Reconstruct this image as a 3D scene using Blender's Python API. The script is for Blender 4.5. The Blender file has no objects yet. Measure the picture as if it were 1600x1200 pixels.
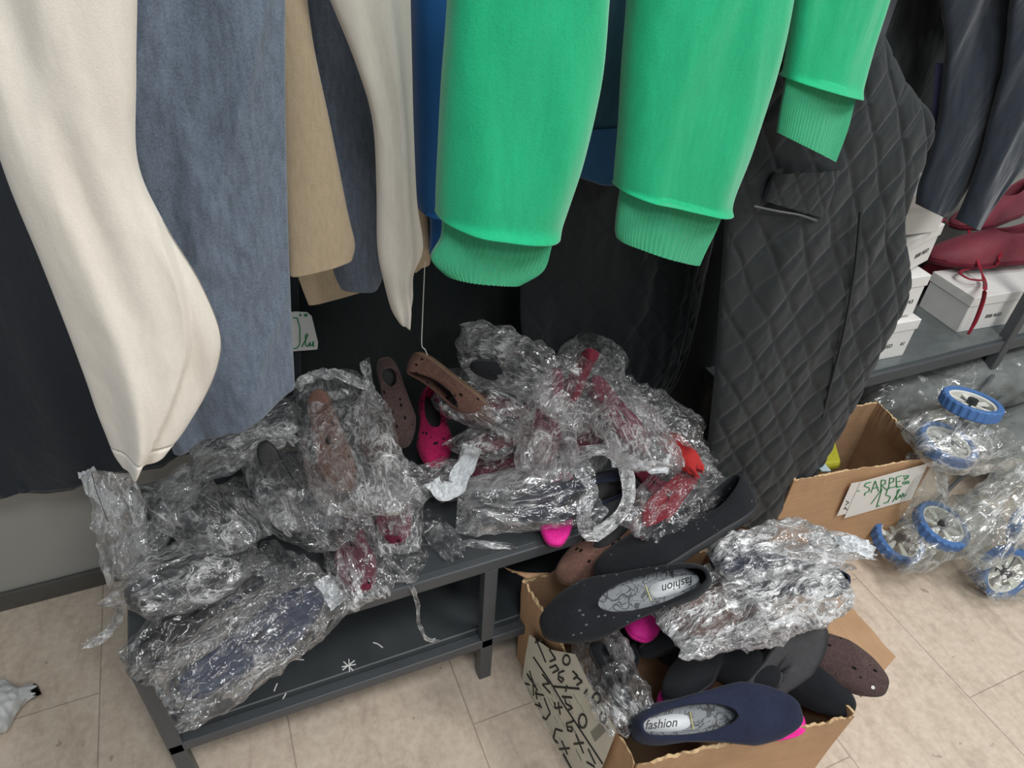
import bpy, math, random
import numpy as np
from mathutils import Vector, Matrix, noise as mnoise
C = bpy.context.scene.collection
S = bpy.context.scene
random.seed(7)

# ------------------------------------------------------------ camera, world, lights, exposure
F_PX = 1111.9; CAM_H = 1.5
def cam_rows(p, y, r):
    p, y, r = (math.radians(a) for a in (p, y, r))
    fwd = np.array([math.sin(y)*math.cos(p), math.cos(y)*math.cos(p), -math.sin(p)])
    right = np.array([math.cos(y), -math.sin(y), 0.]); down = np.cross(fwd, right)
    R = np.array([right, down, fwd]); c, s = math.cos(r), math.sin(r)
    return np.array([[c, -s, 0], [s, c, 0], [0, 0, 1]]) @ R
RC = cam_rows(37.855, 25.343, 4.190)
camd = bpy.data.cameras.new('camera'); cam = bpy.data.objects.new('camera', camd); C.objects.link(cam)
camd.sensor_width = 36; camd.lens = F_PX*36/1600; camd.clip_start = .01
cam.matrix_world = Matrix([[RC[0][i], -RC[1][i], -RC[2][i], (0, 0, CAM_H)[i]] for i in range(3)] + [[0, 0, 0, 1]])
S.camera = cam
S.view_settings.view_transform = 'Standard'; S.view_settings.look = 'None'
S.view_settings.gamma = 1; S.view_settings.exposure = -0.11; S.view_settings.use_curve_mapping = False
S.cycles.transparent_max_bounces = 32

w = bpy.data.worlds.new('world'); S.world = w; w.use_nodes = True
w.node_tree.nodes['Background'].inputs[0].default_value = (.88, .95, 1, 1)
w.node_tree.nodes['Background'].inputs[1].default_value = .29
def area(name, loc, size, size_y, power, target, col=(1, .985, .96)):
    l = bpy.data.lights.new(name, 'AREA'); l.shape = 'RECTANGLE'; l.size = size; l.size_y = size_y
    l.energy = power; l.color = col
    o = bpy.data.objects.new(name, l); C.objects.link(o); o.location = loc
    o.rotation_euler = (Vector(target)-Vector(loc)).to_track_quat('-Z', 'Y').to_euler()
    return o
area('ceiling_panel_lamp', (1.5, -.3, 2.75), .6, .6, 36, (1.5, -.3, 0))
area('ceiling_panel_lamp', (.1, -.5, 2.75), .6, .6, 24, (.1, -.5, 0), (.9, .96, 1))
area('ceiling_panel_lamp', (.8, -1.6, 2.75), .6, .6, 32, (.8, -1.4, 0))
area('ceiling_tube_lamp', (2.5, .6, 2.75), .12, 1.2, 14, (2.2, .6, 0), (.95, .98, 1))

# ------------------------------------------------------------ rays of the photograph
def ray(x, y): return RC.T @ np.array([(x-800)/F_PX, (y-600)/F_PX, 1.])
def onz(x, y, z):
    r = ray(x, y); return np.array([0, 0, CAM_H]) + (z-CAM_H)/r[2]*r
def ony(x, y, Y):
    r = ray(x, y); return np.array([0, 0, CAM_H]) + Y/r[1]*r
def onx(x, y, X):
    r = ray(x, y); return np.array([0, 0, CAM_H]) + X/r[0]*r

# ------------------------------------------------------------ object helpers
def tagit(o, label=None, cat=None, group=None, kind=None):
    if label: o['label'] = label
    if cat: o['category'] = cat
    if group: o['group'] = group
    if kind: o['kind'] = kind
    return o
def mesh_from(name, V, Fc, mats, smooth=True, fm=None):
    me = bpy.data.meshes.new(name); me.from_pydata([tuple(map(float, v)) for v in V], [], Fc)
    for m in (mats if isinstance(mats, (list, tuple)) else [mats]): me.materials.append(m)
    if smooth: me.polygons.foreach_set('use_smooth', [True]*len(me.polygons))
    if fm: me.polygons.foreach_set('material_index', fm)
    me.update(); return me
def obj(name, V, Fc, mats, parent=None, label=None, cat=None, group=None, kind=None, smooth=True, local=False, fm=None):
    """local=True: V already in the parent's frame.  Otherwise V is in world space."""
    V = np.asarray(V, float)
    if parent is None:
        lo, hi = V.min(0), V.max(0); org = np.array([(lo[0]+hi[0])/2, (lo[1]+hi[1])/2, lo[2]])
        o = bpy.data.objects.new(name, mesh_from(name, V-org, Fc, mats, smooth, fm)); o.location = org
    else:
        if not local:
            M = Matrix.Identity(4); p = parent; chain = []
            while p: chain.append(p); p = p.parent
            for p in reversed(chain): M = M @ p.matrix_basis
            Mi = np.array(M.inverted()); V = V @ Mi[:3, :3].T + Mi[:3, 3]
        o = bpy.data.objects.new(name, mesh_from(name, V, Fc, mats, smooth, fm)); o.parent = parent
    C.objects.link(o); tagit(o, label, cat, group, kind); return o
def thing(name, label, cat, loc=(0, 0, 0), group=None, mat4=None):
    o = bpy.data.objects.new(name, None); C.objects.link(o); o.empty_display_size = .05
    if mat4 is not None: o.matrix_basis = mat4
    else: o.location = tuple(map(float, loc))
    return tagit(o, label, cat, group)
def grid_faces(nu, nv, wrap_u=False, off=0):
    F = []
    for j in range(nv-1):
        for i in range(nu if wrap_u else nu-1):
            a = off+j*nu+i; b = off+j*nu+(i+1) % nu
            F.append((a, b, b+nu, a+nu))
    return F
class MB:
    def __init__(s): s.V = []; s.F = []
    def add(s, V, F):
        n = len(s.V); s.V += [tuple(map(float, v)) for v in V]; s.F += [tuple(i+n for i in f) for f in F]; return s
    def box(s, lo, hi):
        x0, y0, z0 = lo; x1, y1, z1 = hi
        return s.add([(x0, y0, z0), (x1, y0, z0), (x1, y1, z0), (x0, y1, z0), (x0, y0, z1), (x1, y0, z1), (x1, y1, z1), (x0, y1, z1)],
                     [(0, 3, 2, 1), (4, 5, 6, 7), (0, 1, 5, 4), (1, 2, 6, 5), (2, 3, 7, 6), (3, 0, 4, 7)])
    def slab(s, quad, t):
        """a quad of four 3-D corners thickened by the vector t"""
        q = [np.array(p, float) for p in quad]; t = np.array(t, float)
        return s.add([p for p in q]+[p+t for p in q], [(0, 1, 2, 3), (7, 6, 5, 4), (0, 4, 5, 1), (1, 5, 6, 2), (2, 6, 7, 3), (3, 7, 4, 0)])
    def tube(s, pts, r, n=6, flat=1.0):
        pts = [np.array(p, float) for p in pts]; V = []; up0 = np.array([.13, .21, .97])
        for i, p in enumerate(pts):
            d = pts[min(i+1, len(pts)-1)]-pts[max(i-1, 0)]; d = d/(np.linalg.norm(d)+1e-9)
            a = np.cross(d, up0); a /= np.linalg.norm(a)+1e-9; b = np.cross(d, a)
            rr = r[i] if isinstance(r, (list, tuple)) else r
            for k in range(n):
                t = 2*math.pi*k/n; V.append(p+a*rr*math.cos(t)+b*rr*flat*math.sin(t))
        F = grid_faces(n, len(pts), True)
        F += [tuple(range(n))[::-1], tuple((len(pts)-1)*n+k for k in range(n))]
        return s.add(V, F)
    def build(s, name, mat, parent=None, bevel=0, **k):
        sm = k.pop('smooth', False)
        o = obj(name, s.V, s.F, mat, parent, smooth=sm, **k)
        if bevel:
            m = o.modifiers.new('bevel', 'BEVEL'); m.width = bevel; m.segments = 2; m.limit_method = 'ANGLE'
        return o
def catmull(P, n):
    P = np.asarray(P, float); m = len(P); out = []
    for t in np.linspace(0, m-1, n):
        i = min(int(t), m-2); u = t-i
        p0 = P[max(i-1, 0)]; p1 = P[i]; p2 = P[i+1]; p3 = P[min(i+2, m-1)]
        out.append(.5*((2*p1)+(-p0+p2)*u+(2*p0-5*p1+4*p2-p3)*u*u+(-p0+3*p1-3*p2+p3)*u**3))
    return np.array(out)
def nz(x, y, z): return mnoise.noise(Vector((x, y, z)))

# ------------------------------------------------------------ materials
def new_mat(name):
    m = bpy.data.materials.new(name); m.use_nodes = True; nt = m.node_tree
    return m, nt, nt.nodes['Principled BSDF'], nt.nodes['Material Output']
def N(nt, t, **kw):
    n = nt.nodes.new(t)
    for k, v in kw.items():
        if k in n.inputs: n.inputs[k].default_value = v
        else: setattr(n, k, v)
    return n
def ramp(nt, src, stops):
    r = nt.nodes.new('ShaderNodeValToRGB'); nt.links.new(src, r.inputs[0]); e = r.color_ramp.elements
    while len(e) < len(stops): e.new(.5)
    for i, (p, c) in enumerate(stops):
        e[i].position = p; e[i].color = (c, c, c, 1) if isinstance(c, (int, float)) else (*c, 1)
    return r.outputs[0]
def srgb(r, g, b):
    return tuple(((c/255)/12.92 if c/255 <= .04045 else (((c/255)+.055)/1.055)**2.4) for c in (r, g, b))
def math_(nt, op, a, b=None, clamp=False):
    n = nt.nodes.new('ShaderNodeMath'); n.operation = op; n.use_clamp = clamp
    for i, v in enumerate((a, b)):
        if v is None: continue
        if isinstance(v, (int, float)): n.inputs[i].default_value = v
        else: nt.links.new(v, n.inputs[i])
    return n.outputs[0]
def mixc(nt, f, a, b, blend='MIX'):
    n = nt.nodes.new('ShaderNodeMix'); n.data_type = 'RGBA'; n.blend_type = blend
    for k, v in ((0, f), (6, a), (7, b)):
        if isinstance(v, (int, float)): n.inputs[k].default_value = v
        elif isinstance(v, tuple): n.inputs[k].default_value = (*v, 1)
        else: nt.links.new(v, n.inputs[k])
    return n.outputs[2]
def bump(nt, h, strength, dist, out=None, prev=None):
    b = N(nt, 'ShaderNodeBump', Strength=strength, Distance=dist); nt.links.new(h, b.inputs['Height'])
    if prev: nt.links.new(prev, b.inputs['Normal'])
    if out: nt.links.new(b.outputs[0], out.inputs['Normal'])
    return b.outputs[0]
def coords(nt, scale=(1, 1, 1), rot=(0, 0, 0)):
    tc = N(nt, 'ShaderNodeTexCoord'); mp = N(nt, 'ShaderNodeMapping'); mp.inputs['Scale'].default_value = scale
    mp.inputs['Rotation'].default_value = rot
    nt.links.new(tc.outputs['Object'], mp.inputs[0]); return mp.outputs[0]
def noise_(nt, vec, scale, detail=3, rough=.5, dist=0, typ=None):
    n = N(nt, 'ShaderNodeTexNoise', Scale=scale, Detail=detail, Roughness=rough, Distortion=dist)
    if typ: n.noise_type = typ
    nt.links.new(vec, n.inputs['Vector']); return n.outputs[0]
def fabric(name, rgb, heather=.12, weave=900, bstr=.25, big=6, rough=.92, sheen=.25, wrinkle=.0):
    m, nt, p, o = new_mat(name); c = srgb(*rgb); v = coords(nt)
    n1 = noise_(nt, v, weave, 2, .7); n2 = noise_(nt, coords(nt, (1, 1, .25)), weave*.35, 2)
    nn = math_(nt, 'ADD', math_(nt, 'MULTIPLY', n1, .6), math_(nt, 'MULTIPLY', n2, .4))
    lo = tuple(x*(1-heather) for x in c); hi = tuple(min(1, x*(1+heather)) for x in c)
    nt.links.new(ramp(nt, nn, [(.35, lo), (.65, hi)]), p.inputs['Base Color'])
    p.inputs['Roughness'].default_value = rough; p.inputs['Sheen Weight'].default_value = sheen
    p.inputs['Specular IOR Level'].default_value = .2
    b = None
    if wrinkle: b = bump(nt, noise_(nt, coords(nt, (1, 1, .35), (0, .5, 0)), big, 3, .5, 1.2), wrinkle, .03)
    bump(nt, nn, bstr, .0015, p, b); return m
def plain(name, rgb, rough=.6, metal=0, noise=0.0, nscale=40, bs=0, spec=.5):
    m, nt, p, o = new_mat(name); c = srgb(*rgb)
    p.inputs['Roughness'].default_value = rough; p.inputs['Metallic'].default_value = metal; p.inputs['Specular IOR Level'].default_value = spec
    v = coords(nt); n = noise_(nt, v, nscale, 4, .6)
    nt.links.new(ramp(nt, n, [(.3, tuple(x*(1-noise) for x in c)), (.7, tuple(min(1, x*(1+noise)) for x in c))]), p.inputs['Base Color'])
    if bs: bump(nt, n, bs, .002, p)
    return m
def film(name, milk=.3, tint=(1, 1, 1), scale=26, gloss=1.0, ramp_lo=.45):
    """thin crinkled plastic: clear, glossy, whitish along its creases"""
    m, nt, p, o = new_mat(name); nt.nodes.remove(p)
    tc = N(nt, 'ShaderNodeTexCoord'); oi = N(nt, 'ShaderNodeObjectInfo')
    va = N(nt, 'ShaderNodeVectorMath'); va.operation = 'ADD'
    cm = N(nt, 'ShaderNodeCombineXYZ'); nt.links.new(math_(nt, 'MULTIPLY', oi.outputs['Random'], 37.0), cm.inputs[0])
    nt.links.new(tc.outputs['Object'], va.inputs[0]); nt.links.new(cm.outputs[0], va.inputs[1]); v = va.outputs[0]
    st = N(nt, 'ShaderNodeMapping'); st.inputs['Scale'].default_value = (.38, 1, .6); st.inputs['Rotation'].default_value = (.3, .2, .45)
    nt.links.new(v, st.inputs[0])
    r1 = noise_(nt, st.outputs[0], scale*1.15, 5, .6, .7); rid = math_(nt, 'ABSOLUTE', math_(nt, 'SUBTRACT', r1, .5))
    ridge = math_(nt, 'SUBTRACT', 1.0, math_(nt, 'MULTIPLY', rid, 15.0), True)
    r2 = noise_(nt, st.outputs[0], scale*2.8, 3, .6, 1.0); rid2 = math_(nt, 'ABSOLUTE', math_(nt, 'SUBTRACT', r2, .5))
    ridge2 = math_(nt, 'SUBTRACT', 1.0, math_(nt, 'MULTIPLY', rid2, 16.0), True)
    cloud = ramp(nt, noise_(nt, v, scale*.32, 3, .55, .8), [(ramp_lo, 0.0), (ramp_lo+.25, 1.0)])
    lines = math_(nt, 'MAXIMUM', ridge, math_(nt, 'MULTIPLY', ridge2, .7))
    lines = math_(nt, 'MULTIPLY', math_(nt, 'POWER', lines, 2.0), math_(nt, 'ADD', math_(nt, 'MULTIPLY', cloud, .85), .15))
    mk = math_(nt, 'MULTIPLY', math_(nt, 'ADD', math_(nt, 'MULTIPLY', lines, 1.25), math_(nt, 'MULTIPLY', cloud, .10)), milk)
    mk = math_(nt, 'ADD', mk, .006+milk*.03, True)
    v1 = N(nt, 'ShaderNodeTexVoronoi', Scale=scale*1.5); v1.feature = 'F1'; 
    vw = N(nt, 'ShaderNodeVectorMath'); vw.operation = 'ADD'; nt.links.new(st.outputs[0], vw.inputs[0])
    nw = N(nt, 'ShaderNodeTexNoise', Scale=scale*.8, Detail=2.0); nt.links.new(v, nw.inputs['Vector'])
    ns = N(nt, 'ShaderNodeVectorMath'); ns.operation = 'SCALE'; ns.inputs['Scale'].default_value = .06
    nt.links.new(nw.outputs[1], ns.inputs[0]); nt.links.new(ns.outputs[0], vw.inputs[1]); nt.links.new(vw.outputs[0], v1.inputs['Vector'])
    low = noise_(nt, st.outputs[0], scale*.9, 2, .5, .8)
    h = math_(nt, 'ADD', math_(nt, 'MULTIPLY', low, 1.2), math_(nt, 'ADD', math_(nt, 'MULTIPLY', ridge, .10), math_(nt, 'MULTIPLY', v1.outputs[0], .55)))
    nb = bump(nt, h, 1.0, .02)
    dif = N(nt, 'ShaderNodeBsdfDiffuse'); dif.inputs[0].default_value = (*(x*.93 for x in tint), 1)
    trl = N(nt, 'ShaderNodeBsdfTranslucent'); trl.inputs[0].default_value = (*(x*.8 for x in tint), 1)
    nt.links.new(nb, dif.inputs['Normal'])
    md = N(nt, 'ShaderNodeMixShader'); md.inputs[0].default_value = .35; nt.links.new(dif.outputs[0], md.inputs[1]); nt.links.new(trl.outputs[0], md.inputs[2])
    tr = N(nt, 'ShaderNodeBsdfTransparent'); tr.inputs[0].default_value = (*(.97*x for x in tint), 1)
    m1 = N(nt, 'ShaderNodeMixShader'); nt.links.new(mk, m1.inputs[0]); nt.links.new(tr.outputs[0], m1.inputs[1]); nt.links.new(md.outputs[0], m1.inputs[2])
    gl = N(nt, 'ShaderNodeBsdfGlossy', Roughness=.055); gl.inputs[0].default_value = (1, 1, 1, 1); nt.links.new(nb, gl.inputs['Normal'])
    fr = N(nt, 'ShaderNodeFresnel', IOR=1.35)
    fg = math_(nt, 'ADD', math_(nt, 'MULTIPLY', fr.outputs[0], .3), math_(nt, 'ADD', .04, math_(nt, 'MULTIPLY', ridge, .2)))
    fg = math_(nt, 'MULTIPLY', fg, gloss, True)
    m2 = N(nt, 'ShaderNodeMixShader'); nt.links.new(fg, m2.inputs[0]); nt.links.new(m1.outputs[0], m2.inputs[1]); nt.links.new(gl.outputs[0], m2.inputs[2])
    nt.links.new(m2.outputs[0], o.inputs[0]); return m

# ------------------------------------------------------------ the room
def floor_mat():
    m, nt, p, o = new_mat('floor_tiles')
    tc = N(nt, 'ShaderNodeTexCoord'); sx = N(nt, 'ShaderNodeSeparateXYZ'); nt.links.new(tc.outputs['Object'], sx.inputs[0])
    v = coords(nt); st = noise_(nt, coords(nt, (9, 3, 1), (0, 0, .2)), 3.0, 8, .65, .8); fine = noise_(nt, v, 60, 4, .6)
    col = mixc(nt, .4, ramp(nt, st, [(.32, srgb(182, 164, 146)), (.5, srgb(208, 190, 171)), (.68, srgb(216, 200, 182))]),
               ramp(nt, fine, [(.35, srgb(182, 164, 148)), (.65, srgb(220, 204, 186))]))
    # joints: planks .359 wide, .70 long, every other column shifted by half a length
    xx = math_(nt, 'DIVIDE', math_(nt, 'ADD', sx.outputs[0], 10*.718-.268+1.475), .359)
    gx = math_(nt, 'FRACT', xx)
    par = math_(nt, 'MODULO', math_(nt, 'FLOOR', xx), 2.0)
    gy = math_(nt, 'FRACT', math_(nt, 'ADD', math_(nt, 'DIVIDE', math_(nt, 'ADD', sx.outputs[1], 7-.667), .70), math_(nt, 'MULTIPLY', math_(nt, 'SUBTRACT', 1.0, par), .5)))
    def near0(g, wd): return math_(nt, 'MAXIMUM', math_(nt, 'LESS_THAN', g, wd), math_(nt, 'GREATER_THAN', g, 1-wd))
    gr = math_(nt, 'MAXIMUM', near0(gx, .0042), near0(gy, .002))
    spots = ramp(nt, noise_(nt, v, 34, 2, .5), [(.72, 0.0), (.76, 1.0)])
    col = mixc(nt, math_(nt, 'MULTIPLY', spots, .45), col, srgb(110, 98, 84))
    nt.links.new(mixc(nt, math_(nt, 'MULTIPLY', gr, .5), col, srgb(112, 100, 86)), p.inputs['Base Color'])
    p.inputs['Roughness'].default_value = .5; p.inputs['Specular IOR Level'].default_value = .35
    bump(nt, math_(nt, 'SUBTRACT', math_(nt, 'MULTIPLY', st, .4), gr), .25, .003, p); return m
M_floor = floor_mat()
M_wall = plain('wall_paint', (158, 156, 150), .8, noise=.03, nscale=3, bs=.05)
M_base = plain('baseboard', (82, 80, 76), .5, noise=.08)
MB().box((-2, -2, -.05), (5, 1.34, 0)).build('floor', M_floor, kind='structure')
MB().box((-2, 1.34, -.05), (5, 1.44, 2.8)).build('wall_back', M_wall, kind='structure')
MB().box((-2, 1.328, 0), (5, 1.34, .055)).build('baseboard_back', M_base, kind='structure', bevel=.003)

# ------------------------------------------------------------ bench
M_metal = plain('dark_steel', (74, 77, 80), .42, .0, .06, 120, .03)
M_panel = plain('black_panel', (66, 70, 72), .28, 0, .1, 12, .02)
M_seam = plain('panel_seam', (120, 122, 122), .4)
bx0, bx1, by0, by1, bz = -.27, .93, .775, 1.2, .415
bench = thing('shoe_bench', 'long black metal bench with a lower shelf, buried under bagged shoes', 'bench', ((bx0+bx1)/2, 1, 0))
tt = .03
MB().box((bx0, by0, bz-.032), (bx1, by0+tt, bz-.002)).build('front_rail', M_metal, bench, bevel=.003)
MB().box((bx0, by1-tt, bz-.032), (bx1, by1, bz-.002)).build('rear_rail', M_metal, bench, bevel=.003)
for x in (bx0, bx1-tt): MB().box((x, by0+tt, bz-.032), (x+tt, by1-tt, bz-.002)).build('side_rail', M_metal, bench, bevel=.003)
MB().box((bx0+.004, by0+.012, bz-.008), (bx1-.004, by1-.004, bz)).build('top_panel', M_panel, bench, bevel=.002)
MB().box((bx0, by0, .125), (bx1, by0+.022, .152)).build('lower_rail', M_metal, bench, bevel=.002)
MB().box((bx0, by1-.022, .125), (bx1, by1, .152)).build('lower_rail', M_metal, bench, bevel=.002)
MB().box((bx0+.02, by0+.022, .138), (bx1-.02, by1-.022, .146)).build('lower_panel', M_panel, bench, bevel=.002)
MB().box((bx0+.02, by0+.034, .146), (bx1-.02, by0+.037, .1475)).build('panel_lip', M_seam, bench)
for x in (bx0, .34, bx1-tt):
    for y in (by0, by1-.026): MB().box((x, y, 0), (x+.028, y+.026, bz-.03)).build('leg', M_metal, bench, bevel=.003)
    MB().box((x+.003, by0+.026, .112), (x+.025, by1-.026, .1245)).build('cross_bar', M_metal, bench, bevel=.002)

# ------------------------------------------------------------ steel rack on the right
sz = .46; sy0 = .95; sx0 = 1.06
rack = thing('shoe_rack', 'dark steel rack on the right holding white shoe boxes and red shoes', 'rack', (2, 1.1, 0))
MB().box((sx0, sy0, sz-.04), (3.2, sy0+.028, sz-.004)).build('front_beam', M_metal, rack, bevel=.003)
MB().box((sx0, 1.29, sz-.04), (3.2, 1.315, sz-.004)).build('rear_beam', M_metal, rack, bevel=.003)
MB().box((sx0, sy0+.012, sz-.004), (3.2, 1.31, sz+.003)).build('shelf_panel', plain('shelf_panel', (92, 98, 98), .22, 0, .15, 18, .02), rack, bevel=.001)
for x in (sx0, 1.955, 2.9):
    MB().box((x, sy0-.004, 0), (x+.03, sy0+.026, 1.45)).build('upright', M_metal, rack, bevel=.003)
    MB().box((x, 1.288, 0), (x+.03, 1.318, 1.45)).build('upright', M_metal, rack, bevel=.003)
    MB().box((x+.002, sy0+.026, sz-.036), (x+.028, 1.29, sz-.012)).build('side_beam', M_metal, rack, bevel=.002)
MB().box((sx0, sy0, 1.38), (3.2, sy0+.028, 1.41)).build('top_beam', M_metal, rack, bevel=.003)

# ------------------------------------------------------------ garments
def strip(name, rows, Y, thick, mat, parent=None, nu=48, nv=70, fold=.012, ff=(14, 3), power=.75, disp=None, hem=.03, closed=True, seed=0, Y2=None, bulge_end=0, **k):
    """a hanging tube of cloth between a left and a right outline, in the vertical plane y=Y (leaning to Y2 at its foot)"""
    rows = [list(r) for r in rows]
    if rows[0][1] <= -60:
        r = rows[0]; rows.insert(0, [r[0]+(r[0]-692)*.081, r[1]-170, r[2]+(r[2]-692)*.081, r[3]-170])
    rows = np.array(rows, float); nr = len(rows)
    Ys = [Y+((Y2 if Y2 is not None else Y)-Y)*i/(nr-1) for i in range(nr)]
    L = catmull([ony(r[0], r[1], yy) for r, yy in zip(rows, Ys)], nv); R = catmull([ony(r[2], r[3], yy) for r, yy in zip(rows, Ys)], nv)
    V = []
    for j in range(nv):
        c = (L[j]+R[j])/2; h = (R[j]-L[j])/2
        for i in range(nu):
            t = 2*math.pi*i/nu; ct, st = math.cos(t), math.sin(t)
            a = math.copysign(abs(ct)**power, ct); b = math.copysign(abs(st)**.8, st)
            p = c+h*a+np.array([0, -thick/2*b, 0])
            x, z = p[0], p[2]; edge = min(1, (1-abs(a))*3)
            f = fold*(nz(x*ff[0]+seed*7.3, seed*3.1, z*ff[1])+.5*nz(x*ff[0]*2.3, seed+4, z*ff[1]*2))
            p[1] += f*(.35+.65*edge)
            if bulge_end: p[1] -= b*bulge_end*math.exp(-((nv-1-j)/(nv*.045))**2)
            if disp: p += disp(p, a, b, j/(nv-1), t)
            V.append(p)
    F = grid_faces(nu, nv, True)
    # turned-in hem so that the end reads as an open, lined edge
    last = V[-nu:]; c = sum(last)/nu; n0 = len(V)
    for p in last: V.append(c+(p-c)*.86+np.array([0, 0, .004]))
    for p in last: V.append(c+(p-c)*np.array([.84, .45, .84])+np.array([0, 0, hem]))
    F += grid_faces(nu, 3, True, n0-nu)
    F.append(tuple(range(len(V)-nu, len(V))))
    return obj(name, V, F, mat, parent, **k)

M_cream = fabric('cream_linen', (216, 208, 196), .05, 700, .22, wrinkle=.35)
M_bluegrey = fabric('blue_grey_linen', (98, 108, 122), .3, 520, .35, wrinkle=.9, big=5)
M_beige = fabric('beige_linen', (190, 170, 142), .12, 700, .3, wrinkle=.3)
M_slate = fabric('slate_wool', (84, 92, 104), .3, 520, .3, wrinkle=.5)
M_blue = fabric('royal_blue_fleece', (18, 76, 128), .06, 500, .3, wrinkle=.2)
M_green = fabric('green_fleece', (24, 166, 114), .08, 420, .5, wrinkle=.25, sheen=.35)
M_greenrib = fabric('green_rib', (60, 164, 120), .1, 600, .4)
M_bluerib = fabric('blue_rib', (22, 88, 150), .1, 600, .4)
M_dark = fabric('charcoal_cloth', (44, 48, 54), .15, 500, .3, wrinkle=.5)
M_darkgreen = fabric('black_cloth', (36, 42, 42), .15, 500, .3, wrinkle=.4)
M_quilt = fabric('black_quilting', (36, 40, 42), .1, 500, .2, rough=.55, sheen=.12)
M_lining = fabric('black_lining', (40, 43, 46), .08, 500, .1, rough=.5, wrinkle=.5)
M_navycloth = fabric('navy_cloth', (34, 42, 52), .15, 500, .3, wrinkle=.6)
M_lilac = fabric('lilac_cloth', (92, 98, 142), .1, 500, .3)
def ribs(nr, amp):
    def d(p, a, b, v, t):
        return np.array([0, -1, 0])*amp*math.cos(t*nr)
    return d
# dark garments hanging against the wall
strip('long_coat', [(-210, -90, 455, -90), (-190, 60, 460, 20), (-150, 400, 465, 380), (-105, 620, 470, 560), (-90, 800, 470, 668)], 1.26, .03, M_dark, fold=.03, ff=(9, 1.2), nu=80,
      label='charcoal coat on the wall at far left, uneven hem above bare grey wall', cat='coat', seed=1, disp=lambda p, a, b, v, t: np.array([0, 0, .02*nz(p[0]*11, 3, 0)*v]))
strip('long_coat', [(420, -90, 865, -90), (425, 30, 860, 10), (440, 380, 850, 340), (440, 560, 850, 520), (440, 690, 850, 640)], 1.285, .03, M_darkgreen, fold=.025, ff=(8, 1.2), nu=80,
      label='plain black coat hanging against the wall behind the heap of bagged shoes', cat='coat', seed=2)
# light trousers and skirts, left
strip('trousers', [(-70, -90, 212, -90), (-35, 120, 213, 110), (10, 270, 216, 255), (62, 400, 258, 352), (104, 510, 312, 440), (133, 590, 343, 515), (150, 640, 342, 565), (166, 680, 322, 620), (176, 704, 294, 662), (188, 720, 268, 690)],
      .56, .05, M_cream, fold=.016, ff=(16, 2.2), nu=200, nv=160, label='cream linen trouser leg hanging nearest the lens at far left, seam down its front', cat='trousers', seed=3,
      disp=lambda p, a, b, v, t: np.array([0, (max(0, b)**.3)*(-.016*math.exp(-((a+.15+.25*v)/.22)**2)*v+.010*max(0, min(1, (a-(1.0-1.45*max(0, v-.36)/.64))*9))+.004*math.exp(-((v-.9-.05*a)/.006)**2)) if b > 0 else 0, 0]))
strip('trousers', [(195, -90, 443, -90), (198, 200, 446, 180), (203, 420, 452, 400), (222, 560, 457, 520), (270, 705, 461, 603)],
      .72, .035, M_bluegrey, fold=.014, ff=(15, 2), nu=80, nv=100, label='blue grey heathered trouser leg with long pressed creases beside the cream one', cat='trousers', seed=4,
      disp=lambda p, a, b, v, t: np.array([0, -.012*max(0, b)*abs(math.sin(a*2.4+1.1))-.007*max(0, b)*max(0, 1-abs(math.sin(3.1*v*2+a*2.2))*3.2), 0]))
strip('trousers', [(418, -90, 470, -90), (430, 60, 488, 60), (440, 200, 517, 200), (447, 320, 543, 330), (452, 400, 554, 378), (453, 430, 550, 404)],
      .86, .03, M_beige, fold=.008, label='beige linen trouser leg with a folded hem right of the blue grey trousers', cat='trousers', seed=5)
strip('trousers', [(470, -90, 520, -90), (490, 100, 565, 100), (505, 250, 594, 240), (515, 350, 600, 350), (520, 420, 600, 420), (532, 450, 590, 447)],
      .95, .03, M_slate, fold=.01, label='dark slate trouser leg with a rounded hem behind the beige pair', cat='trousers', seed=6)
strip('trousers', [(430, -90, 540, -90), (432, 150, 550, 150), (436, 330, 560, 330), (455, 400, 575, 400), (470, 445, 585, 425), (482, 476, 590, 446)],
      1.05, .02, M_beige, fold=.004, label='flat beige hem showing below the slate trouser leg', cat='trousers', seed=7)
strip('trousers', [(478, -90, 640, -90), (516, 0, 641, 0), (560, 110, 643, 110), (584, 195, 645, 200), (590, 300, 650, 310), (591, 390, 660, 385), (600, 440, 645, 425), (611, 482, 643, 462), (620, 498, 634, 490)],
      .8, .04, M_cream, fold=.012, label='cream trouser leg narrowing to a pointed hem beside the blue sleeve', cat='trousers', seed=8,
      disp=lambda p, a, b, v, t: np.array([0, -.014*max(0, b)*math.exp(-((a-.2)/.3)**2), 0]))
strip('trousers', [(620, -90, 650, -90), (630, 250, 660, 250), (640, 340, 668, 345), (643, 400, 672, 408), (646, 425, 660, 412)],
      .9, .015, M_beige, fold=.003, label='thin beige hem tip between the cream leg and the blue cuff', cat='trousers', seed=9)
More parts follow.
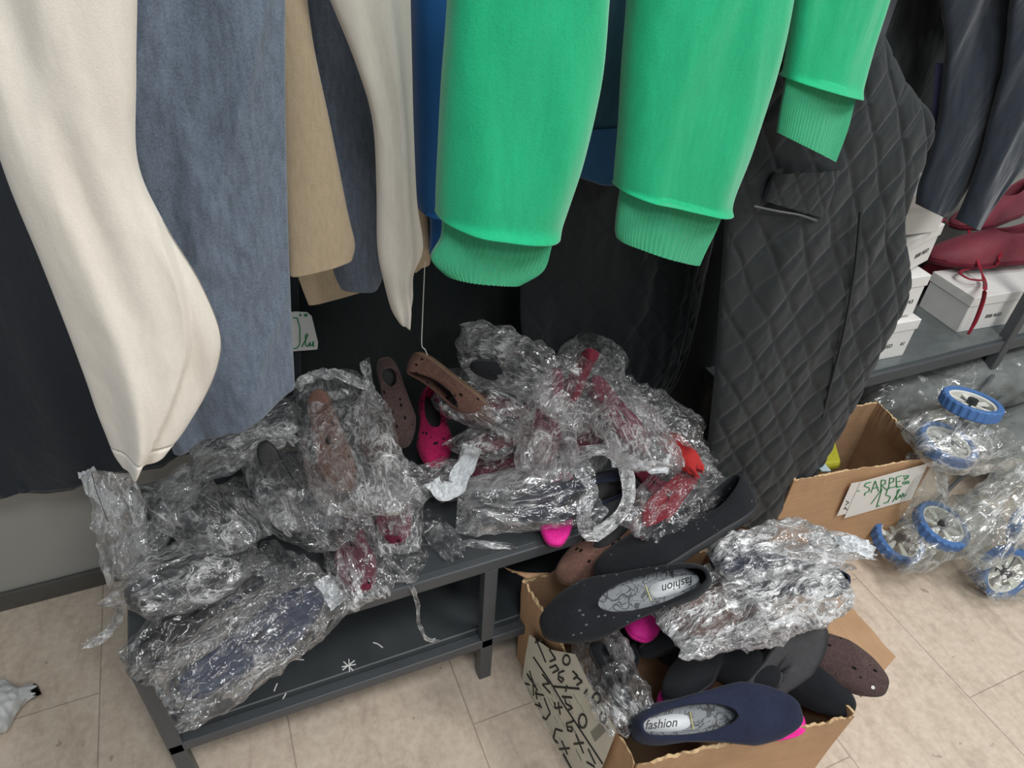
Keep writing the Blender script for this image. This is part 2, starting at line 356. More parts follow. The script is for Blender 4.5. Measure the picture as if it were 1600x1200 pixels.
# blue sweatshirt: a sleeve on the left of the green one and its body between the green sleeves
sw = thing('sweatshirt', 'royal blue sweatshirt sleeve with ribbed cuff left of the green sleeves', 'sweatshirt', ony(800, 300, .98))
M_blue_shade = fabric('blue_fleece_shaded', (24, 66, 78), .1, 500, .3, wrinkle=.2); M_bluerib_shade = fabric('blue_rib_shaded', (24, 72, 108), .1, 600, .4)  # darker copies of the sweatshirt's blue fleece and rib, shade put into the colour
sh = thing('sweatshirt_body', 'blue sweatshirt body with a straight waistband behind and between the green sleeves, shade painted into its colour', 'sweatshirt_body', ony(850, 240, 1.0))
strip('body', [(690, -90, 1010, -90), (690, 60, 1005, 40), (700, 212, 1000, 196)], 1.0, .05, M_blue_shade, sh, fold=.014)
strip('waistband', [(700, 208, 1000, 192), (930, 285, 1000, 278)], .995, .045, M_bluerib_shade, sh, fold=.006, nv=16)
strip('sleeve', [(640, -90, 730, -90), (644, 100, 728, 100), (648, 220, 722, 220), (649, 300, 712, 300), (654, 326, 706, 330)], .88, .06, M_blue, sw, fold=.008, bulge_end=.006)
strip('cuff', [(664, 322, 702, 326), (674, 350, 704, 350), (672, 398, 706, 400)], .88, .035, M_bluerib, sw, fold=.003, nu=160, nv=20, disp=ribs(40, .0009))
def green(label, rs, rc, Y, seed, th=.075):
    g = thing('sweatshirt', label, 'sweatshirt', ony(rs[-1][0], rs[-1][1], Y), group=None)
    strip('sleeve', rs, Y, th, M_green, g, fold=.012, ff=(11, 4), nu=72, nv=90, seed=seed, power=.85, bulge_end=.009)
    strip('cuff', rc, Y, th*.62, M_greenrib, g, fold=.006, nu=260, nv=36, seed=seed, power=.85, disp=ribs(64, .0008))
green('largest bright green sweatshirt sleeve with ribbed cuff, leftmost of the three green ones',
      [(700, -90, 948, -90), (703, 0, 944, 0), (693, 130, 934, 120), (687, 240, 908, 240), (684, 305, 886, 310), (684, 338, 868, 362)],
      [(692, 335, 862, 356), (690, 372, 858, 384), (674, 404, 846, 418), (690, 424, 812, 440)], .66, 11)
g2 = [(985, -90, 1238, -90), (983, 0, 1228, 0), (975, 100, 1208, 110), (969, 200, 1172, 225), (964, 268, 1142, 300), (963, 292, 1136, 328)]
green('bright green sweatshirt sleeve folded above its cuff, middle of the three green ones', g2,
      [(972, 298, 1128, 326), (966, 335, 1114, 360), (964, 362, 1100, 388), (966, 374, 1090, 411)], .72, 12)
green('shaded green sweatshirt sleeve with cuff, rightmost of the three green ones, over the quilted vest',
      [(1250, -90, 1412, -90), (1244, 0, 1388, 0), (1236, 70, 1362, 80), (1228, 122, 1340, 152)],
      [(1232, 120, 1334, 150), (1222, 170, 1322, 200), (1216, 208, 1303, 252)], .75, 13, .05)

# quilted vest, hanging open
def quilt(fr=13, amp=.0055):
    def d(p, a, b, v, t):
        x, z = p[0], p[2]+.15*p[0]
        x += .012*nz(x*9, 1, z*9)
        q = min(abs(math.sin(math.pi*(x*fr*1.05+z*fr*.8))), abs(math.sin(math.pi*(x*fr*1.05-z*fr*.8)))); q = 1-math.exp(-(q/.3)**1.3)
        w = nz(x*70+3*nz(0, 0, z*20), 2, z*18)*.0012
        return np.array([0, -(amp*q+w) if b > 0 else 0, 0])
    return d
vest = thing('quilted_vest', 'long black quilted vest hanging open between the green sleeves and the cardboard box', 'vest', (1.1, .85, .1))
strip('front_panel', [(1120, -60, 1340, -60), (1130, 60, 1400, 105), (1135, 140, 1454, 186), (1140, 220, 1440, 250), (1136, 320, 1412, 345), (1128, 440, 1418, 455), (1118, 560, 1362, 565), (1110, 650, 1318, 660), (1106, 740, 1262, 765), (1112, 800, 1236, 832)],
      .86, .05, M_quilt, vest, Y2=.82, nu=420, nv=300, fold=.02, ff=(7, 2), disp=quilt(), seed=21, power=.9)
strip('rear_panel', [(820, -60, 1150, -60), (818, 200, 1135, 200), (815, 380, 1113, 372), (815, 520, 1082, 520), (840, 620, 1042, 622)],
      1.1, .03, M_quilt, vest, nu=300, nv=200, fold=.012, disp=quilt(13, .003), seed=22, power=.9)
strip('lining', [(1060, -60, 1230, -60), (1075, 200, 1220, 200), (1070, 400, 1200, 420), (1030, 600, 1190, 620), (1040, 700, 1170, 760)],
      1.13, .03, M_lining, vest, fold=.03, ff=(10, 1), seed=23)
M_zip = plain('zip_metal', (100, 104, 104), .35, .5)
zp = catmull([ony(x, y, 1.075) for x, y in ((1128, 250), (1115, 370), (1098, 440), (1083, 520), (1066, 580), (1042, 622))], 40)
MB().tube(zp, .0016, 5).build('zip_edge', M_zip, vest)
MB().tube(catmull([ony(x, y, 1.078) for x, y in ((1112, 250), (1101, 370), (1084, 440), (1069, 520), (1052, 580), (1030, 620))], 40), .004, 5).build('zip_tape', M_lining, vest)
pk = catmull([ony(x, y, .80) for x, y in ((1178, 322), (1215, 330), (1250, 336), (1276, 345))], 12)
MB().tube(pk, .0016, 5).build('pocket_zip', M_zip, vest)
strip('pocket_flap', [(1210, 268, 1310, 262), (1200, 290, 1302, 300), (1192, 312, 1284, 338)], .815, .022, M_quilt, vest, nu=160, nv=50, fold=.003, disp=quilt(22, .003), seed=24)
sp = catmull([ony(x, y, .80) for x, y in ((1345, 330), (1336, 420), (1318, 520), (1298, 600), (1272, 700), (1240, 790))], 50)
MB().tube(sp, .0035, 5).build('seam_piping', M_quilt, vest)

# navy garments, top right
strip('trousers', [(1330, -90, 1480, -90), (1370, 60, 1480, 60), (1400, 150, 1474, 150), (1440, 205, 1464, 235)], 1.0, .03, M_darkgreen, fold=.01, seed=31,
      label='black trouser leg hanging right behind the shoulder of the quilted vest', cat='trousers')
strip('trousers', [(1462, -90, 1630, -90), (1478, 60, 1600, 70), (1474, 160, 1562, 180), (1456, 240, 1528, 260), (1440, 290, 1498, 312), (1434, 320, 1470, 337)], .9, .035, M_navycloth, fold=.016, ff=(20, 2), seed=32,
      label='dark navy trouser leg with slanted hem over the white shoe boxes', cat='trousers')
strip('trousers', [(1590, -90, 1760, -90), (1575, 60, 1740, 60), (1552, 180, 1690, 180), (1526, 270, 1600, 262), (1505, 325, 1556, 318), (1496, 344, 1530, 361)], .86, .035, M_navycloth, fold=.018, ff=(20, 2), seed=33,
      label='navy trouser leg at the right edge hanging before the red lace-up shoes', cat='trousers')
strip('scarf', [(1462, 100, 1490, 100), (1456, 200, 1482, 205), (1447, 265, 1473, 268)], .93, .012, M_lilac, fold=.004, seed=34,
      label='narrow lilac blue cloth end beside the vest shoulder', cat='scarf')
strip('coat', [(1400, -90, 1800, -90), (1420, 100, 1800, 100), (1480, 230, 1800, 200)], 1.25, .03, M_darkgreen, fold=.02, seed=35,
      label='black coat hung flat on the wall behind the navy trousers', cat='coat')

# ------------------------------------------------------------ cardboard, paper, writing
def card_mat(name, rgb):
    m, nt, p, o = new_mat(name); c = srgb(*rgb)
    a = noise_(nt, coords(nt, (1, 1, 1)), 5, 4, .6); b = noise_(nt, coords(nt, (1, 1, 40)), 9, 2, .5)
    nn = math_(nt, 'ADD', math_(nt, 'MULTIPLY', a, .6), math_(nt, 'MULTIPLY', b, .4))
    nt.links.new(ramp(nt, nn, [(.35, tuple(x*.84 for x in c)), (.62, tuple(min(1, x*1.1) for x in c))]), p.inputs['Base Color'])
    p.inputs['Roughness'].default_value = .75; bump(nt, nn, .25, .002, p); return m
M_card = card_mat('cardboard', (186, 148, 112)); M_cardin = card_mat('cardboard_inside', (172, 138, 106))
M_torn = plain('torn_card', (206, 176, 134), .9, noise=.15, nscale=90)
M_paper = plain('label_paper', (216, 212, 196), .7, noise=.04, nscale=20)
M_white = plain('white_card', (226, 224, 220), .5, noise=.02)
M_ink = plain('black_marker', (40, 38, 36), .6); M_greenink = plain('green_marker', (20, 130, 70), .6); M_print = plain('grey_print', (120, 118, 112), .8)
def onplane(px, py, p0, n):
    r = ray(px, py); c = np.array([0, 0, CAM_H]); t = np.dot(np.array(p0)-c, n)/np.dot(r, n); return c+t*r
def text_mesh(txt, size, p0, e1, e2, name, mat, parent, lift=.0008, shear=0, **k):
    cu = bpy.data.curves.new('txt', 'FONT'); cu.body = txt; cu.size = size; cu.shear = shear; cu.extrude = .0002; cu.resolution_u = 3
    to = bpy.data.objects.new('txt', cu); me = bpy.data.meshes.new_from_object(to)
    e1 = np.array(e1, float); e1 /= np.linalg.norm(e1); e2 = np.array(e2, float); e2 -= e1*np.dot(e1, e2); e2 /= np.linalg.norm(e2); n = np.cross(e1, e2)
    V = [np.array(p0)+e1*v.co.x+e2*v.co.y+n*(v.co.z+lift) for v in me.vertices]; F = [tuple(p.vertices) for p in me.polygons]
    bpy.data.meshes.remove(me); bpy.data.objects.remove(to); bpy.data.curves.remove(cu)
    return obj(name, V, F, mat, parent, smooth=False, **k)
def circ(cx, cy, rx, ry, n=12): return [(cx+rx*math.cos(6.2832*i/n), cy+ry*math.sin(6.2832*i/n)) for i in range(n+1)]
def strokes(lines, fn, r, name, mat, parent, smoothn=4, **k):
    mb = MB()
    for ln in lines:
        P = [fn(*p) for p in ln]
        if len(P) > 2: P = catmull([x for p, q in zip(P, P[1:]) for x in (p, p*.62+q*.38, p*.38+q*.62)]+[P[-1]], len(P)*smoothn*2)
        mb.tube(P, r, 5)
    return mb.build(name, mat, parent, **k)
def wall_panel(a, b, z0, z1, t, inward, rough, seed, lean=0):
    """one cardboard wall between floor points a and b, with a torn upper edge"""
    n = 70; a = np.array(a, float); b = np.array(b, float); inward = np.array(inward, float); V = []; F = []
    for s_ in (0, 1):
        for j in range(7):
            for i in range(n):
                u = i/(n-1); p = np.append(a+(b-a)*u, 0) + np.append(inward, 0)*t*s_
                zt = z1+rough*(nz(u*9+seed, s_*.4, 2)+.7*nz(u*34+seed, s_*2, 5)+.4*nz(u*90, seed, s_*3))
                v = j/6; wob = .004*nz(u*4+seed, v*3, 7)+.0035*nz(u*22+seed, v*9, 7)*(v**6)
                p += np.append(-inward, 0)*(wob+lean*v*v); p[2] = z0+(zt-z0)*v; V.append(p)
    F += grid_faces(n, 7); F += [tuple(reversed(f)) for f in grid_faces(n, 7, off=7*n)]
    m = 7*n
    for i in range(n-1): F.append((6*n+i, 6*n+i+1, m+6*n+i+1, m+6*n+i)); F.append((i, i+1, m+i+1, m+i))
    for j in range(6):
        for e in (0, n-1): F.append((j*n+e, (j+1)*n+e, m+(j+1)*n+e, m+j*n+e))
    fm = [0]*(6*(n-1))+[1]*(6*(n-1))+[2, 0]*(n-1)+[0]*12
    return V, F, fm
def open_box(label, cat, BL, FL, FR, BR, h, rough=.006, seed=0, lean=0):
    t = thing('cardboard_box', label, cat, (*(np.array(BL)+FR)/2, 0)); cen = (np.array(BL)+FR)/2
    for k, (a, b) in enumerate(((BL, FL), (FL, FR), (FR, BR), (BR, BL))):
        a, b = np.array(a, float), np.array(b, float); d = b-a; n = np.array([-d[1], d[0]])/np.linalg.norm(d)
        if np.dot(n, cen-a) < 0: n = -n
        V, F, fm = wall_panel(a, b, .003, h, .0045, n, rough, seed+k*11, lean)
        obj('side_panel', V, F, [M_card, M_cardin, M_torn], t, smooth=False, fm=fm)
    q = [np.append(np.array(c)+(cen-c)*.02, 0.001) for c in (BL, FL, FR, BR)]
    MB().slab(q, (0, 0, .005)).build('bottom', M_cardin, t)
    return t
# --- box of shoes in front
BL, FL, FR, BR = (.44, .80), (.47, .40), (.88, .33), (.85, .73)
b1 = open_box('torn brown cardboard box full of loose shoes, handwritten label on its side', 'box', BL, FL, FR, BR, .285, .015, 3, .006)
nL = np.array([-(FL[1]-BL[1]), FL[0]-BL[0], 0]); nL = -nL/np.linalg.norm(nL)
if nL[0] > 0: nL = -nL
pL = np.array([*BL, 0])+nL*.0135
zf = lambda u, v: onplane(800+u/5.454, 980+v/5.454, pL, nL)
lab = [(150, 60), (330, 190), (540, 230), (660, 480), (890, 890), (800, 1120), (640, 1500), (300, 1290), (60, 620), (120, 220)]
P = [zf(*p) for p in lab]
MB().add(P+[p+nL*.0006 for p in P], [tuple(range(len(P))), tuple(reversed(range(len(P), 2*len(P))))]).build('shipping_label', M_paper, b1)
pL = pL+nL*.001
marks = [[(185, 255), (330, 470), (430, 640), (620, 930), (775, 1165)], [(150, 370), (180, 470), (185, 580)], [(130, 395), (220, 540)], [(115, 478), (150, 490)],
 [(205, 540), (215, 610)], [(200, 565), (270, 580)], [(260, 400), (320, 480)], [(320, 480), (262, 488), (325, 560)], [(200, 655), (250, 680)], [(230, 640), (255, 690)],
 [(275, 600), (325, 730), (290, 785), (265, 765)], [(205, 100), (240, 180), (290, 300)], [(200, 130), (250, 110)], [(320, 190), (372, 270), (325, 292)], [(325, 345), (375, 325), (398, 360), (350, 388)],
 circ(465, 280, 30, 42), [(445, 370), (402, 388), (395, 440), (422, 470), (442, 440), (410, 425)], [(350, 505), (460, 515), (575, 525)], [(470, 498), (458, 545)],
 [(520, 375), (560, 415), (528, 440)], [(555, 425), (598, 462), (555, 492)], [(618, 562), (642, 532)], [(430, 592), (512, 600)], [(450, 600), (462, 650), (515, 685), (480, 705)],
 [(365, 640), (370, 690), (430, 682)], [(395, 640), (412, 742)], circ(603, 800, 34, 58), circ(722, 605, 32, 42), [(680, 625), (720, 668)], circ(775, 770, 26, 46),
 [(522, 800), (465, 822), (478, 880), (510, 888), (515, 855), (478, 848)], [(320, 920), (392, 985)], [(350, 960), (372, 868), (432, 885)], [(400, 1040), (492, 1030)], [(425, 965), (475, 1085)],
 [(545, 910), (612, 1075)], [(530, 995), (612, 985)], [(640, 1150), (705, 1190)], [(650, 1035), (712, 1165)], [(440, 1080), (512, 1210)]]
strokes(marks, zf, .0022, 'handwriting', M_ink, b1)
pr = []
rr = random.Random(4)
for i in range(46):
    u = 100+rr.random()*480; v = 330+rr.random()*640+u*.35; L = 40+rr.random()*70
    pr.append([(u, v), (u+L*.52, v+L)])
strokes(pr, zf, .0004, 'printed_text', M_print, b1)
strokes([[(670+i*9, 890+i*-9), (712+i*9, 975+i*-9)] for i in range(13)], zf, .0007, 'barcode', M_ink, b1)
# outer flaps
def flap(quad, parent, name='flap', t=.004, seed=0, mats=None):
    a, b, c, d = [np.array(p, float) for p in quad]; n = np.cross(b-a, d-a); n /= np.linalg.norm(n); V = []; nn = 22
    for s_ in (0, 1):
        for j in range(nn):
            for i in range(nn):
                u, v = i/(nn-1), j/(nn-1); p = (a*(1-u)+b*u)*(1-v)+(d*(1-u)+c*u)*v
                V.append(p+n*(t*s_+.004*nz(u*3+seed, v*3, 1)))
    F = grid_faces(nn, nn)+[tuple(reversed(f)) for f in grid_faces(nn, nn, off=nn*nn)]; m = nn*nn
    for i in range(nn-1):
        for (p, q) in ((i, i+1), ((nn-1)*nn+i, (nn-1)*nn+i+1), (i*nn, (i+1)*nn), (i*nn+nn-1, (i+1)*nn+nn-1)): F.append((p, q, m+q, m+p))
    return obj(name, V, F, mats or M_card, parent, smooth=False)
flap([onplane(1175, 880, (0, 0, .285), (0, 0, 1)), onz(1345, 1090, .285), onz(1398, 1028, .15), onz(1310, 930, .15)], b1, seed=2)
flap([(.445, .80, .285), (.50, .795, .285), onz(800, 895, .30), onz(785, 885, .30)], b1, seed=3)
# --- box with scarves, on the right
b2 = open_box('empty looking brown cardboard box under the rack with green handwritten price sign', 'box', (1.13, 1.01), (1.11, .79), (1.505, .735), (1.53, .95), .355, .005, 8, 0)
p0 = np.array([1.11, .79, 0]); d2 = np.array([.395, -.055, 0]); d2 /= np.linalg.norm(d2); n2 = np.array([d2[1], -d2[0], 0]); n2 = n2 if n2[1] < 0 else -n2
p2 = p0+n2*.006
f2 = lambda x, y: onplane(x, y, p2, n2)
def paper(px, parent, lift, name='paper_sign'):
    P = [f2(*p)+n2*lift for p in px]; MB().add(P+[p+n2*.0006 for p in P], [(0, 1, 2, 3), (7, 6, 5, 4), (0, 4, 5, 1), (1, 5, 6, 2), (2, 6, 7, 3), (3, 7, 4, 0)]).build(name, M_white, parent)
paper([(1330, 755), (1345, 752), (1332, 800), (1307, 806)], b2, .0005)
paper([(1344, 752), (1449, 723), (1423, 779), (1318, 809)], b2, .0018)
p2 = p0+n2*.0095
fz = lambda u, v: f2(1180+u*.2625, 550+v*.2625)
strokes([[(608, 828), (622, 826)], [(690, 775), (660, 782), (650, 798), (678, 808), (682, 826), (650, 842)], [(655, 843), (650, 855)], [(690, 838), (715, 768), (735, 828)], [(700, 812), (732, 806)],
 [(748, 825), (752, 762)], [(752, 762), (776, 764), (775, 785), (752, 795)], [(754, 795), (785, 822)], [(795, 815), (802, 750)], [(802, 750), (826, 752), (824, 772), (800, 782)],
 [(842, 806), (840, 746)], [(840, 746), (872, 736)], [(840, 775), (864, 768)], [(842, 806), (872, 800)], [(880, 738), (915, 738), (888, 764)], [(885, 750), (908, 752)],
 circ(888, 780, 9, 7, 8), circ(908, 776, 9, 7, 8), [(690, 905), (755, 815)], [(755, 815), (722, 925)], [(728, 915), (742, 918)], [(790, 812), (850, 798)], [(790, 812), (778, 850), (805, 862), (790, 895), (765, 900)],
 [(818, 892), (862, 818), (848, 822), (838, 880), (858, 862), (862, 850), (868, 868), (880, 840), (885, 862), (900, 845)]], fz, .0011, 'price_handwriting', M_greenink, b2)
strokes([[(545, 890), (560, 900), (540, 915)], [(535, 930), (555, 945)], [(530, 940), (545, 925)]], lambda u, v: f2(1180+u*.2625, 550+v*.2625)-n2*.002, .001, 'second_sign_writing', M_ink, b2)
flap([onz(1470, 697, .358), onz(1481, 690, .358), onz(1497, 727, .30), onz(1490, 722, .30)], b2, 'torn_strip', seed=5)
M_yel = plain('yellow_green_cloth', (168, 164, 40), .7, noise=.1); M_grey2 = plain('grey_blue_sleeve', (168, 184, 188), .4, noise=.05)
MB().slab([onz(1255, 745, .26), onz(1310, 735, .26), onz(1300, 700, .26), onz(1268, 690, .26)], (0, 0, .03)).build('scarf', M_yel, bevel=.01, label='folded yellow green scarf inside the cardboard box with price sign', cat='scarf')
MB().slab([onz(1262, 716, .335), onz(1272, 708, .335), onz(1298, 738, .335), onz(1283, 738, .335)], (0, 0, .006)).build('envelope', M_grey2, bevel=.002, label='pale grey blue packet edge beside the yellow green scarf', cat='packet')
# --- shoe boxes on the rack
zs = .463
def shoe_box(label, fl, fr, z, depth, h, txt, tx=.4, lid=.03, tsize=.016, group=None, tilt=0):
    a, b = np.array(fl, float), np.array(fr, float); e1 = b-a; L = np.linalg.norm(e1); e1 /= L; e2 = np.array([-e1[1], e1[0], 0])
    M = Matrix.Translation((*a[:2], z)) @ Matrix([[e1[0], e2[0], 0, 0], [e1[1], e2[1], 0, 0], [0, 0, 1, 0], [0, 0, 0, 1]]) @ Matrix.Rotation(math.radians(tilt), 4, 'Y')
    t = thing('shoe_box', label, 'shoe box', mat4=M, group=group)
    MB().box((.003, .003, 0), (L-.003, depth-.003, h-.004)).build('body', M_white, t, bevel=.002, local=True)
    MB().box((0, 0, h-lid), (L, depth, h)).build('lid', M_white, t, bevel=.002, local=True)
    for k, (s, x) in enumerate(txt):
        cu_p = np.array([x*L, .0025, h*.32]); 
        # text in the local frame of the box front
        cu = bpy.data.curves.new('txt', 'FONT'); cu.body = s; cu.size = tsize; cu.extrude = .0002
        to = bpy.data.objects.new('txt', cu); me = bpy.data.meshes.new_from_object(to)
        V = [(cu_p[0]+v.co.x, cu_p[1]-.0006-v.co.z, cu_p[2]+v.co.y) for v in me.vertices]; F = [tuple(p.vertices) for p in me.polygons]
        bpy.data.meshes.remove(me); bpy.data.objects.remove(to); bpy.data.curves.remove(cu)
        obj('printed_text', V, F, M_ink, t, smooth=False, local=True)
    return t
def bx(p, z): return onz(p[0], p[1], z)
shoe_box('white shoe box in the middle of the rack, red laces hanging over its front', bx((1494, 521), zs), bx((1618, 500), zs), zs, .15, .115, [('BIBI RED', .28), ('41', .7)])
shoe_box('white shoe box cut off by the right edge, behind the rack upright', bx((1622, 496), zs), bx((1760, 470), zs), zs, .15, .115, [('BIBI RED', .3)])
sa, sb = bx((1300, 578), zs), bx((1413, 556), zs)
shoe_box('white shoe box at the bottom of the left stack, printed 41', sa, sb, zs, .17, .115, [('BIBI RED', .5), ('41', .86)])
shoe_box('white shoe box second from the bottom of the left stack, printed 43', sa+[-.01, .02, 0], sb+[-.02, .012, 0], zs+.117, .17, .115, [('BIBI RED', .45), ('43', .84)], tilt=-2)
shoe_box('white shoe box lying askew third in the left stack, printed on its lid', sa+[.03, -.01, 0], sb+[.0, .05, 0], zs+.242, .17, .10, [('BIBI RED', .6)], tilt=-4)
shoe_box('topmost white shoe box of the left stack, close to the navy trousers', sa+[.0, .02, 0], sb+[-.06, .02, 0], zs+.355, .16, .10, [])
# --- price tag hanging on the dark coat, its thread and the white rod
Yt = 1.2
tg = thing('price_tag', 'white price tag with green handwriting, half hidden behind the blue grey trousers', 'price tag', ony(475, 548, Yt))
q = [ony(*p, Yt) for p in ((432, 490), (462, 487), (480, 488), (487, 494), (497, 535), (496, 546), (458, 549), (432, 550))]
MB().add(q+[p+np.array([0, .001, 0]) for p in q], [tuple(range(8)), tuple(reversed(range(8, 16)))]).build('card', M_white, tg)
ft = lambda u, v: ony(420+u*.1875, 440+v*.1875, Yt-.001)
strokes([[(200, 300), (235, 305), (258, 380), (258, 520), (235, 555), (205, 560)], [(255, 285), (262, 270), (268, 288)], circ(308, 280, 12, 10, 8),
         [(275, 545), (325, 450), (318, 435), (305, 450), (308, 530), (325, 540), (345, 505)], [(345, 505), (342, 535), (360, 530), (372, 500), (370, 540), (380, 535)]], ft, .0011, 'tag_handwriting', M_greenink, tg)
M_thread = plain('white_thread', (200, 200, 195), .8)
MB().tube(catmull([ony(x, y, .88) for x, y in ((664, 408), (662, 450), (660, 500), (659, 538), (664, 546), (668, 555))], 30), .0007, 5).build('thread', M_thread, label='long white loose thread hanging below the cream trousers', cat='thread')
MB().tube([ony(x, y, 1.29) for x, y in ((440, 442), (690, 397))], .004, 8).build('wall_rod', M_white, label='thin white horizontal rod on the wall between the hanging clothes', cat='rod', smooth=True)
MB().tube(catmull([ony(x, y, .97) for x, y in ((143, 738), (150, 765), (163, 800), (178, 840), (182, 868), (194, 892), (208, 930), (222, 952))], 30), .0005, 5).build('hair_thread', M_ink, label='thin dark thread dangling from the charcoal coat at left', cat='thread')
lbl = thing('neck_label', 'black neck label with pale lettering between the green sleeves', 'label', ony(1215, 90, .84))
MB().slab([ony(1195, 60, .79), ony(1260, 60, .79), ony(1260, 112, .79), ony(1195, 112, .79)], (0, .002, 0)).build('patch', M_lining, lbl)
text_mesh('KO\n  M', .017, ony(1212, 82, .789), (1, 0, 0), (0, 0, 1), 'lettering', M_print, lbl)
# crumpled bag lower left and plastic bits on the shelf

# ------------------------------------------------------------ shoes
def suede(name, rgb, pattern=None, bs=.25, rough=.95):
    m, nt, p, o = new_mat(name); c = srgb(*rgb); v = coords(nt)
    n = noise_(nt, v, 260, 3, .7); big = noise_(nt, v, 14, 3, .5)
    nn = math_(nt, 'ADD', math_(nt, 'MULTIPLY', n, .5), math_(nt, 'MULTIPLY', big, .5))
    col = ramp(nt, nn, [(.35, tuple(x*.8 for x in c)), (.65, tuple(min(1, x*1.22+.004) for x in c))])
    p.inputs['Roughness'].default_value = rough; p.inputs['Specular IOR Level'].default_value = .25; p.inputs['Sheen Weight'].default_value = .07
    b0 = None
    if pattern:
        vo = N(nt, 'ShaderNodeTexVoronoi', Scale=42.0); nt.links.new(v, vo.inputs['Vector'])
        sx = N(nt, 'ShaderNodeSeparateXYZ'); nt.links.new(v, sx.inputs[0])
        # petals: spokes round each cell centre, engraved
        sub = N(nt, 'ShaderNodeVectorMath'); sub.operation = 'SUBTRACT'; nt.links.new(v, sub.inputs[0]); nt.links.new(vo.outputs['Position'], sub.inputs[1])
        s2 = N(nt, 'ShaderNodeSeparateXYZ'); nt.links.new(sub.outputs[0], s2.inputs[0])
        ang = math_(nt, 'ARCTAN2', s2.outputs[1], s2.outputs[0])
        pet = math_(nt, 'ABSOLUTE', math_(nt, 'SINE', math_(nt, 'ADD', math_(nt, 'MULTIPLY', ang, 4.0), math_(nt, 'MULTIPLY', vo.outputs['Distance'], 6.0))))
        groove = math_(nt, 'LESS_THAN', pet, .30)
        ring = math_(nt, 'LESS_THAN', math_(nt, 'ABSOLUTE', math_(nt, 'SUBTRACT', vo.outputs['Distance'], .42)), .05)
        g = math_(nt, 'MAXIMUM', groove, ring)
        if pattern == 'floral':
            b0 = bump(nt, math_(nt, 'SUBTRACT', 1.0, g), .5, .0015)
            col = mixc(nt, math_(nt, 'MULTIPLY', g, .35), col, tuple(x*1.7+.01 for x in c))
        v3 = N(nt, 'ShaderNodeTexVoronoi', Scale=75.0 if pattern == 'floral' else 105.0); v3.inputs['Randomness'].default_value = .8
        st = N(nt, 'ShaderNodeMapping'); st.inputs['Scale'].default_value = (.6, 1, 1); st.inputs['Rotation'].default_value = (0, 0, .5); nt.links.new(v, st.inputs[0]); nt.links.new(st.outputs[0], v3.inputs['Vector'])
        hole = math_(nt, 'LESS_THAN', v3.outputs['Distance'], .2 if pattern == 'floral' else .17)
        sel = math_(nt, 'GREATER_THAN', noise_(nt, v, 20, 1), .5)
        hole = math_(nt, 'MULTIPLY', hole, sel)
        col = mixc(nt, hole, col, (.006, .005, .005) if pattern == 'floral' else (.12, .12, .13))
    nt.links.new(col, p.inputs['Base Color'])
    bump(nt, n, bs, .001, p, b0); return m
MS = dict(brown=suede('brown_suede', (104, 76, 66), 'floral'), darkbrown=suede('dark_brown_suede', (74, 58, 56), 'floral'), black=suede('black_suede', (24, 26, 30), 'holes'),
          plainblack=suede('plain_black_suede', (25, 27, 31)), navy=suede('navy_suede', (32, 37, 58)), darknavy=suede('dark_navy_suede', (28, 34, 50)), burgundy=suede('burgundy_suede', (92, 26, 46), 'floral'),
          magenta=suede('magenta_suede', (160, 20, 76), 'floral'), red=suede('red_suede', (136, 26, 44)), darkred=suede('dark_red_suede', (96, 24, 40)), wine=suede('wine_leather', (120, 50, 62), rough=.6),
          pink=suede('pink_rubber', (232, 40, 150), rough=.6), brightred=suede('bright_red_cloth', (170, 44, 42)))
M_sole_l = plain('tan_sole', (120, 96, 74), .7, noise=.1); M_sole_d = plain('black_sole', (44, 44, 46), .6, noise=.15, nscale=90, bs=.3); M_sole_g = plain('grey_sole', (44, 50, 70), .55, noise=.15, nscale=120, bs=.5)
def insole_mat():
    m, nt, p, o = new_mat('insole_pattern'); v = coords(nt)
    vo = noise_(nt, v, 34, 1.0, .5, 2.4); r = math_(nt, 'ABSOLUTE', math_(nt, 'SUBTRACT', vo, .5)); line = math_(nt, 'LESS_THAN', r, .022)
    r2 = math_(nt, 'LESS_THAN', math_(nt, 'ABSOLUTE', math_(nt, 'SUBTRACT', noise_(nt, coords(nt, (1, 1, 1), (0, 0, 1)), 26, 0, .5, 1.5), .56)), .018)
    l = math_(nt, 'MAXIMUM', line, r2)
    nt.links.new(mixc(nt, l, srgb(120, 124, 128), srgb(44, 46, 50)), p.inputs['Base Color']); p.inputs['Roughness'].default_value = .5
    bump(nt, l, .4, .001, p); return m
M_insole = insole_mat(); M_insole_d = plain('dark_insole', (52, 50, 52), .7, noise=.1); M_sock = plain('white_sock_label', (226, 228, 230), .45)
def foot_w(u):   # half width over length along u in 0..1 (heel to toe)
    xs = [0, .12, .3, .5, .7, .85, 1.]; ys = [.13, .135, .118, .135, .178, .17, .14]
    return float(np.interp(u, xs, ys))
